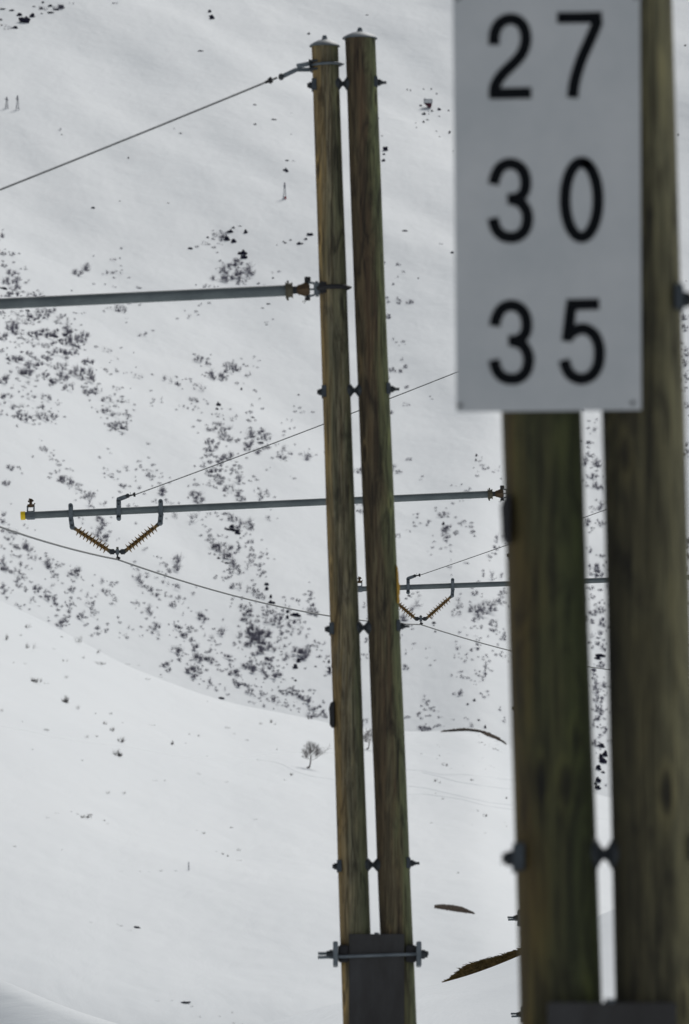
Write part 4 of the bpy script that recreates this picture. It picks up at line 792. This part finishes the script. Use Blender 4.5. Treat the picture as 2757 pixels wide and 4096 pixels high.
# ------------------------------------------------------------------ bare tree
def bare_tree(x, y, hpx, label, seed):
    rnd = random.Random(seed); b = hit(x, y); k = (b - CAM).length / FPX; u = hpx * k
    root = empty('bare_tree', b); tag(root, label, 'tree')
    P = lambda a, c, d=0: b + Vector((a * u, d * u, c * u))
    q = NB(); tr = [P(-.045, .03), P(.0, .03), P(.035, .10, .01), P(.06, .22), P(.065, .34, .01), P(.085, .46, .02)]
    tube(q, [P(-.09, .0), P(-.03, .015), P(.02, .06)] + tr[2:], [.035 * u, .05 * u, .034 * u, .026 * u, .024 * u, .022 * u, .016 * u], 10)
    obj('trunk', q, 'bark', root)
    q = NB()
    def grow(p, d, ln, r, lev):
        pts = [p]; c = p; dd = d
        for _ in range(4):
            dd = (dd + Vector((rnd.uniform(-.25, .25), rnd.uniform(-.25, .25), rnd.uniform(-.05, .22)))).normalized(); c = c + dd * ln / 4; pts.append(c)
        tube(q, pts, [r * (1 - .16 * i) for i in range(5)], 4 if lev else 6, False)
        if lev < 3:
            for _ in range((8, 7, 5)[lev]):
                t = rnd.uniform(.25, 1); i = min(3, int(t * 4)); s = pts[i].lerp(pts[i + 1], t * 4 - i)
                nd = (dd * .6 + Vector((rnd.uniform(-1, 1), rnd.uniform(-.9, .9), rnd.uniform(-.25, .8)))).normalized()
                grow(s, nd, ln * rnd.uniform(.45, .7), r * .52, lev + 1)
    for (c, a, e, ln) in ((0.46, 0.5, 1.0, .34), (0.44, -0.7, 0.9, .34), (0.40, 1.2, .35, .36), (.36, -1.3, .35, .30), (.46, .05, 1, .38), (.30, 1.3, .25, .50), (.42, -1.0, .5, .34), (.34, -1.2, .0, .26), (.44, .9, .6, .36)):
        grow(P(.07, c), Vector((a, rnd.uniform(-.5, .5), e)).normalized(), ln * u, .0078 * u, 0)
    obj('crown', q, 'bark', root, False)
bare_tree(1236, 3074, 108, 'small bare tree with bent trunk left of the sharp mast', 12)
bare_tree(1472, 2998, 84, 'bare bushy tree glimpsed in the slit between the sharp poles', 21)

# ------------------------------------------------------------------ turf patches
def patch(name, top, bot, m, label, thick, far=False, cat='turf', jag=3.0, nu=60, nv=8, bulge=0.2):
    bm = NB(); xs0, xs1 = top[0][0], top[-1][0]; grid = []
    for i in range(nu + 1):
        x = xs0 + (xs1 - xs0) * i / nu; ya, yb = interp(top, x), interp(bot, x)
        ya += noise.noise(Vector((x / 9, 0, 1))) * jag; yb += noise.noise(Vector((x / 7, 9, 1))) * jag * 1.5
        if yb < ya + .5: yb = ya + .5
        col = []
        for j in range(nv + 1):
            t = j / nv; p = hit(x, ya + (yb - ya) * t, far)
            if p is None or (p - CAM).length > 1800 and not far: p = hit(x, ya + (yb - ya) * t + 7, far)
            col.append(p)
        grid.append(col)
    pm = sorted((p.y for c in grid for p in c if p))[len([1 for c in grid for p in c if p]) // 2]
    vv = [[None] * (nv + 1) for _ in range(nu + 1)]
    for i in range(nu + 1):
        for j in range(nv + 1):
            p = grid[i][j]
            if p is None: continue
            e = min(i, nu - i, 3) / 3 * min(j, nv - j, 2) / 2
            vv[i][j] = bm.verts.new(p + Vector((0, 0, thick * (0.25 + e) + thick * e * 0.8 * noise.noise(Vector((i * .7, j * .9, 4))))))
    for i in range(nu):
        for j in range(nv):
            c = [vv[i][j], vv[i + 1][j], vv[i + 1][j + 1], vv[i][j + 1]]
            if all(c) and max((a.co - b.co).length for a in c for b in c) < 200 * (pm / 1500): bm.faces.new(c)
    isl = []; left = set(bm.verts)
    while left:
        s0 = left.pop(); gr = {s0}; stack = [s0]
        while stack:
            v = stack.pop()
            for e in v.link_edges:
                w_ = e.other_vert(v)
                if w_ not in gr: gr.add(w_); left.discard(w_); stack.append(w_)
        isl.append(gr)
    big = max(isl, key=len)
    bmesh.ops.delete(bm, geom=[v for v in bm.verts if v not in big], context='VERTS')
    o = obj(name, bm, m, None, False); tag(o, label, cat); return o, grid
g = lambda L_: [(1570 + x / 3.2, 2500 + y / 3.2) for x, y in L_]
patch('turf_ridge', g([(620, 1341), (880, 1326), (1040, 1322), (1190, 1338), (1300, 1386), (1400, 1436), (1460, 1512)]), g([(620, 1348), (880, 1345), (1040, 1352), (1120, 1372), (1200, 1418), (1300, 1455), (1400, 1498), (1460, 1518)]), 'turf', 'long brown turf ridge breaking the snow skyline left of the near mast', 0.18, jag=1.6)
patch('turf_patch', [(1738, 3621), (1770, 3618), (1810, 3621), (1850, 3628), (1901, 3655)], [(1738, 3633), (1790, 3642), (1850, 3651), (1901, 3657)], 'turf', 'thin lens of dark turf alone on the white slope right of the sharp mast', 0.12, jag=2.0)
def grass_bank():
    top = [(1786, 3930), (1810, 3913), (1835, 3893), (1862, 3870), (1885, 3860), (1935, 3846), (1990, 3832), (2060, 3810), (2140, 3778), (2200, 3765)]
    bot = [(1786, 3934), (1900, 3905), (1985, 3870), (2060, 3842), (2200, 3790)]
    bm = NB(); nu, nv = 90, 10; g_ = []
    for i in range(nu + 1):
        x = 1786 + (2200 - 1786) * i / nu; yt, yb = interp(top, x), interp(bot, x) + 12; yt += noise.noise(Vector((x / 7, 2, 0))) * 5
        col = []
        for j in range(nv + 1):
            t = j / nv; yy = yb + (yt - yb) * math.sin(t * math.pi / 2); p = on_plane(x, yy, 152.5 + 2.2 * t)
            p += Vector((0, noise.noise(Vector((x / 8, j * .8, 1))) * .12, 0)); col.append(p)
        col.append(col[-1] + Vector((0, 0.5, -0.02))); col.append(col[-1] + Vector((0, 1.5, -0.9)))
        g_.append(col)
    vv = [[bm.verts.new(p) for p in c] for c in g_]
    for i in range(nu):
        for j in range(len(vv[0]) - 1): bm.faces.new((vv[i][j], vv[i + 1][j], vv[i + 1][j + 1], vv[i][j + 1]))
    o = obj('grass_bank', bm, 'turf_dark'); tag(o, 'bank of brown dry grass behind the snow rim, touching the near mast', 'bank')
    q = NB(); r_ = random.Random(3)
    for _ in range(5200):
        c = r_.choice(g_); t = r_.random() ** .7 * (len(c) - 3.01); p = c[int(t)].lerp(c[int(t) + 1], t % 1) + Vector((r_.uniform(-.03, .03), -.02, 0))
        h = r_.uniform(0.02, 0.065); d = Vector((r_.uniform(-1, .7), r_.uniform(-.5, .1), r_.uniform(-.1, 1))) * h
        tube(q, [p, p + d * .6, p + d + Vector((d.x * .5, 0, -h * .25))], [.009, .007, .002], 3, False)
    o = obj('grass', q, 'grass', None, False); tag(o, 'tangled dry grass blades on the bank', 'grass', None, 'stuff')
grass_bank()

# ------------------------------------------------------------------ ski tracks
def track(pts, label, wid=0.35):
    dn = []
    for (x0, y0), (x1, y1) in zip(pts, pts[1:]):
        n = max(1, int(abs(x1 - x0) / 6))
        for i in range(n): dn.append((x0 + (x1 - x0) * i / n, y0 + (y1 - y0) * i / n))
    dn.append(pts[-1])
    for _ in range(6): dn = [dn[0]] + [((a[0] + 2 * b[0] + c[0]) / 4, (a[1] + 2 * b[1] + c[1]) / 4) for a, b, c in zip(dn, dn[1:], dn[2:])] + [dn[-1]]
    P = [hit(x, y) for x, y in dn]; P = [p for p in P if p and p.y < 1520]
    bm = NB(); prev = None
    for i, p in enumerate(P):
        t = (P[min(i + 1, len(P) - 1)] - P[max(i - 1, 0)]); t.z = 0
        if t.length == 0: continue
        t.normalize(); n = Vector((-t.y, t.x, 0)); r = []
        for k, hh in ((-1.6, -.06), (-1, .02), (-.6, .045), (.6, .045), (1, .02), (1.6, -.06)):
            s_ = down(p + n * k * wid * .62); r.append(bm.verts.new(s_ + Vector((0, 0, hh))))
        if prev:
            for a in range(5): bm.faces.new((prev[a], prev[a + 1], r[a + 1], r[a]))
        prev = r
    o = obj('ski_track', bm, 'track_shade'); tag(o, label, None, None, 'structure')
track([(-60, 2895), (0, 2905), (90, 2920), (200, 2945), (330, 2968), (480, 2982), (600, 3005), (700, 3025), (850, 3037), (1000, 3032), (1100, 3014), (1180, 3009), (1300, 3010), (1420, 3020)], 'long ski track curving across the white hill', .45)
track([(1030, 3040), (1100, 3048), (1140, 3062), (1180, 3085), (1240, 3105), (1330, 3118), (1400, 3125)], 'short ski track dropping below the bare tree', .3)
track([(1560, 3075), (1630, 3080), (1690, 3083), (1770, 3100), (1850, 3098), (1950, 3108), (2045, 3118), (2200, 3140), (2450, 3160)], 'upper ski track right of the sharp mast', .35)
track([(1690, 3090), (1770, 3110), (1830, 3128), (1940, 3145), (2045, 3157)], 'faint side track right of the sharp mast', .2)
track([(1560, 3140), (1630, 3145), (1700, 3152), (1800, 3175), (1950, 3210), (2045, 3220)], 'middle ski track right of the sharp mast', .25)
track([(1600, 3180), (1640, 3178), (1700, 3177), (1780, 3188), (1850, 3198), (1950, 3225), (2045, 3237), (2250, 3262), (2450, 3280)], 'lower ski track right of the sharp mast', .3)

# ------------------------------------------------------------------ lift pylons, hut, post
def pylon(x, y, hpx, label, arm_s, base=None):
    b = hit(x, y, True); k = (b - CAM).length / FPX; P = lambda a, c, d=0: b + Vector((a * k, d * k, c * k))
    root = empty('lift_pylon', b); tag(root, label, 'pylon', 'small lift pylons on the mountainside')
    q = NB()
    for sx, sy in ((-1, -1), (1, -1), (1, 1), (-1, 1)): tube(q, [P(sx * 5.5, -3, sy * 5), P(sx * 2.2, hpx * .72, sy * 2)], [1.5 * k, 1.1 * k], 5)
    for t in (.1, .25, .4, .55, .68):
        w = 5.5 - 4 * t
        for sy in (-1, 1): tube(q, [P(-w, hpx * t, sy * w * .9), P(w, hpx * (t + .06), sy * w * .9)], .6 * k, 4)
    obj('lattice_tower', q, 'pylon', root)
    q = NB(); tube(q, [P(0, hpx * .66), P(0, hpx)], [3.2 * k, 2.4 * k], 8); obj('pylon_head', q, 'pylon_dark', root)
    q = NB(); tube(q, [P(-arm_s[0], hpx * .80 + arm_s[1]), P(0, hpx * .78), P(arm_s[2], hpx * .76 - arm_s[1])], [.7 * k, 2 * k, .8 * k], 6); obj('crossarm', q, 'pylon_dark', root)
    if base:
        for x0, x1, m_, l_ in ((-8, -0.5, 'white', 'pale padding half'), (-.45, 7, 'red', 'red padding half')):
            q = NB(); box(q, P(x0, -4, -8), P(x1, 9, 8), 1.2 * k); oo = obj('base_padding', q, m_, root); oo['label'] = l_
pylon(27, 433, 46, 'small grey lift pylon, left one of the pair at the left edge', (11, 1.5, 8))
pylon(70, 439, 58, 'small grey lift pylon, right and taller one of the pair at the left edge', (9, 1.5, 5))
pylon(1139, 795, 66, 'pale lift pylon with red and white padded base', (7, 1, 5), True)
b = hit(1713, 430, True); k = (b - CAM).length / FPX; P = lambda a, c, d=0: b + Vector((a * k, d * k, c * k))
hut = empty('snow_hut', b); tag(hut, 'tiny half-buried hut with white band above a dark red pointed front', 'hut')
q = NB(); pts_ = [(-14, 16), (15, 17), (14.5, 9), (11, 1), (6, -2), (3, -1), (-4, 6), (-11, 13)]
f = [q.verts.new(P(x, y, -12)) for x, y in pts_]; kk = [q.verts.new(P(x, y, 12)) for x, y in pts_]; q.faces.new(f); q.faces.new(kk[::-1])
for i in range(8): q.faces.new((f[i], kk[i], kk[(i + 1) % 8], f[(i + 1) % 8]))
obj('red_front', q, 'darkred', hut, False)
q = NB(); box(q, P(-15, 17.3, -12), P(15.5, 31, 12), 1 * k); obj('white_band', q, 'white', hut)
q = NB(); box(q, P(-16, 31.2, -13), P(17, 33, 13)); box(q, P(-17.5, 17, -13), P(-15.3, 33, 13)); box(q, P(15.8, 18, -13), P(17.3, 31, 13)); tube(q, [P(-14, 32), P(-12, 39)], 2 * k, 6); obj('roof_edge', q, 'pylon', hut)
b = hit(755, 3482); k = (b - CAM).length / FPX
q = NB(); tube(q, [Vector((0, 0, -.5 * k * 10)), Vector((0, 0, 33 * k)), Vector((0, 0, 34 * k))], [2.1 * k, 2 * k, 1.2 * k], 8); o = obj('snow_stake', q, 'pylon'); o.location = b; tag(o, 'thin lone grey stake on the lower white hill', 'stake')

# ------------------------------------------------------------------ light
SUN_EL, SUN_AZ = R(43), R(18)     # behind the masts, a little to the right
w = bpy.data.worlds.new('World'); S.world = w; w.use_nodes = True; nt = w.node_tree
sky = nt.nodes.new('ShaderNodeTexSky'); sky.sky_type = 'NISHITA'; sky.sun_disc = False
sky.sun_elevation = SUN_EL; sky.sun_rotation = SUN_AZ; sky.altitude = 1500; sky.dust_density = 3.5; sky.air_density = 1.0; sky.ozone_density = 1.0
bg = nt.nodes['Background']; bg.inputs[1].default_value = 0.06
hs = nt.nodes.new('ShaderNodeHueSaturation'); hs.inputs['Saturation'].default_value = 0.3; nt.links.new(sky.outputs[0], hs.inputs['Color']); nt.links.new(hs.outputs[0], bg.inputs[0])
ld = bpy.data.lights.new('sun', 'SUN'); ld.energy = 1.75; ld.angle = R(16); ld.color = (1.0, 0.97, 0.93)
lo = bpy.data.objects.new('sun', ld); COL.objects.link(lo)
sd = Vector((math.sin(SUN_AZ) * math.cos(SUN_EL), math.cos(SUN_AZ) * math.cos(SUN_EL), math.sin(SUN_EL)))
lo.rotation_euler = (-sd).to_track_quat('-Z', 'Y').to_euler(); lo.location = sd * 50
S.view_settings.view_transform = 'Standard'; S.view_settings.look = 'None'; S.view_settings.gamma = 1; S.view_settings.exposure = 0.32
S.cycles.max_bounces = 6; S.cycles.diffuse_bounces = 4
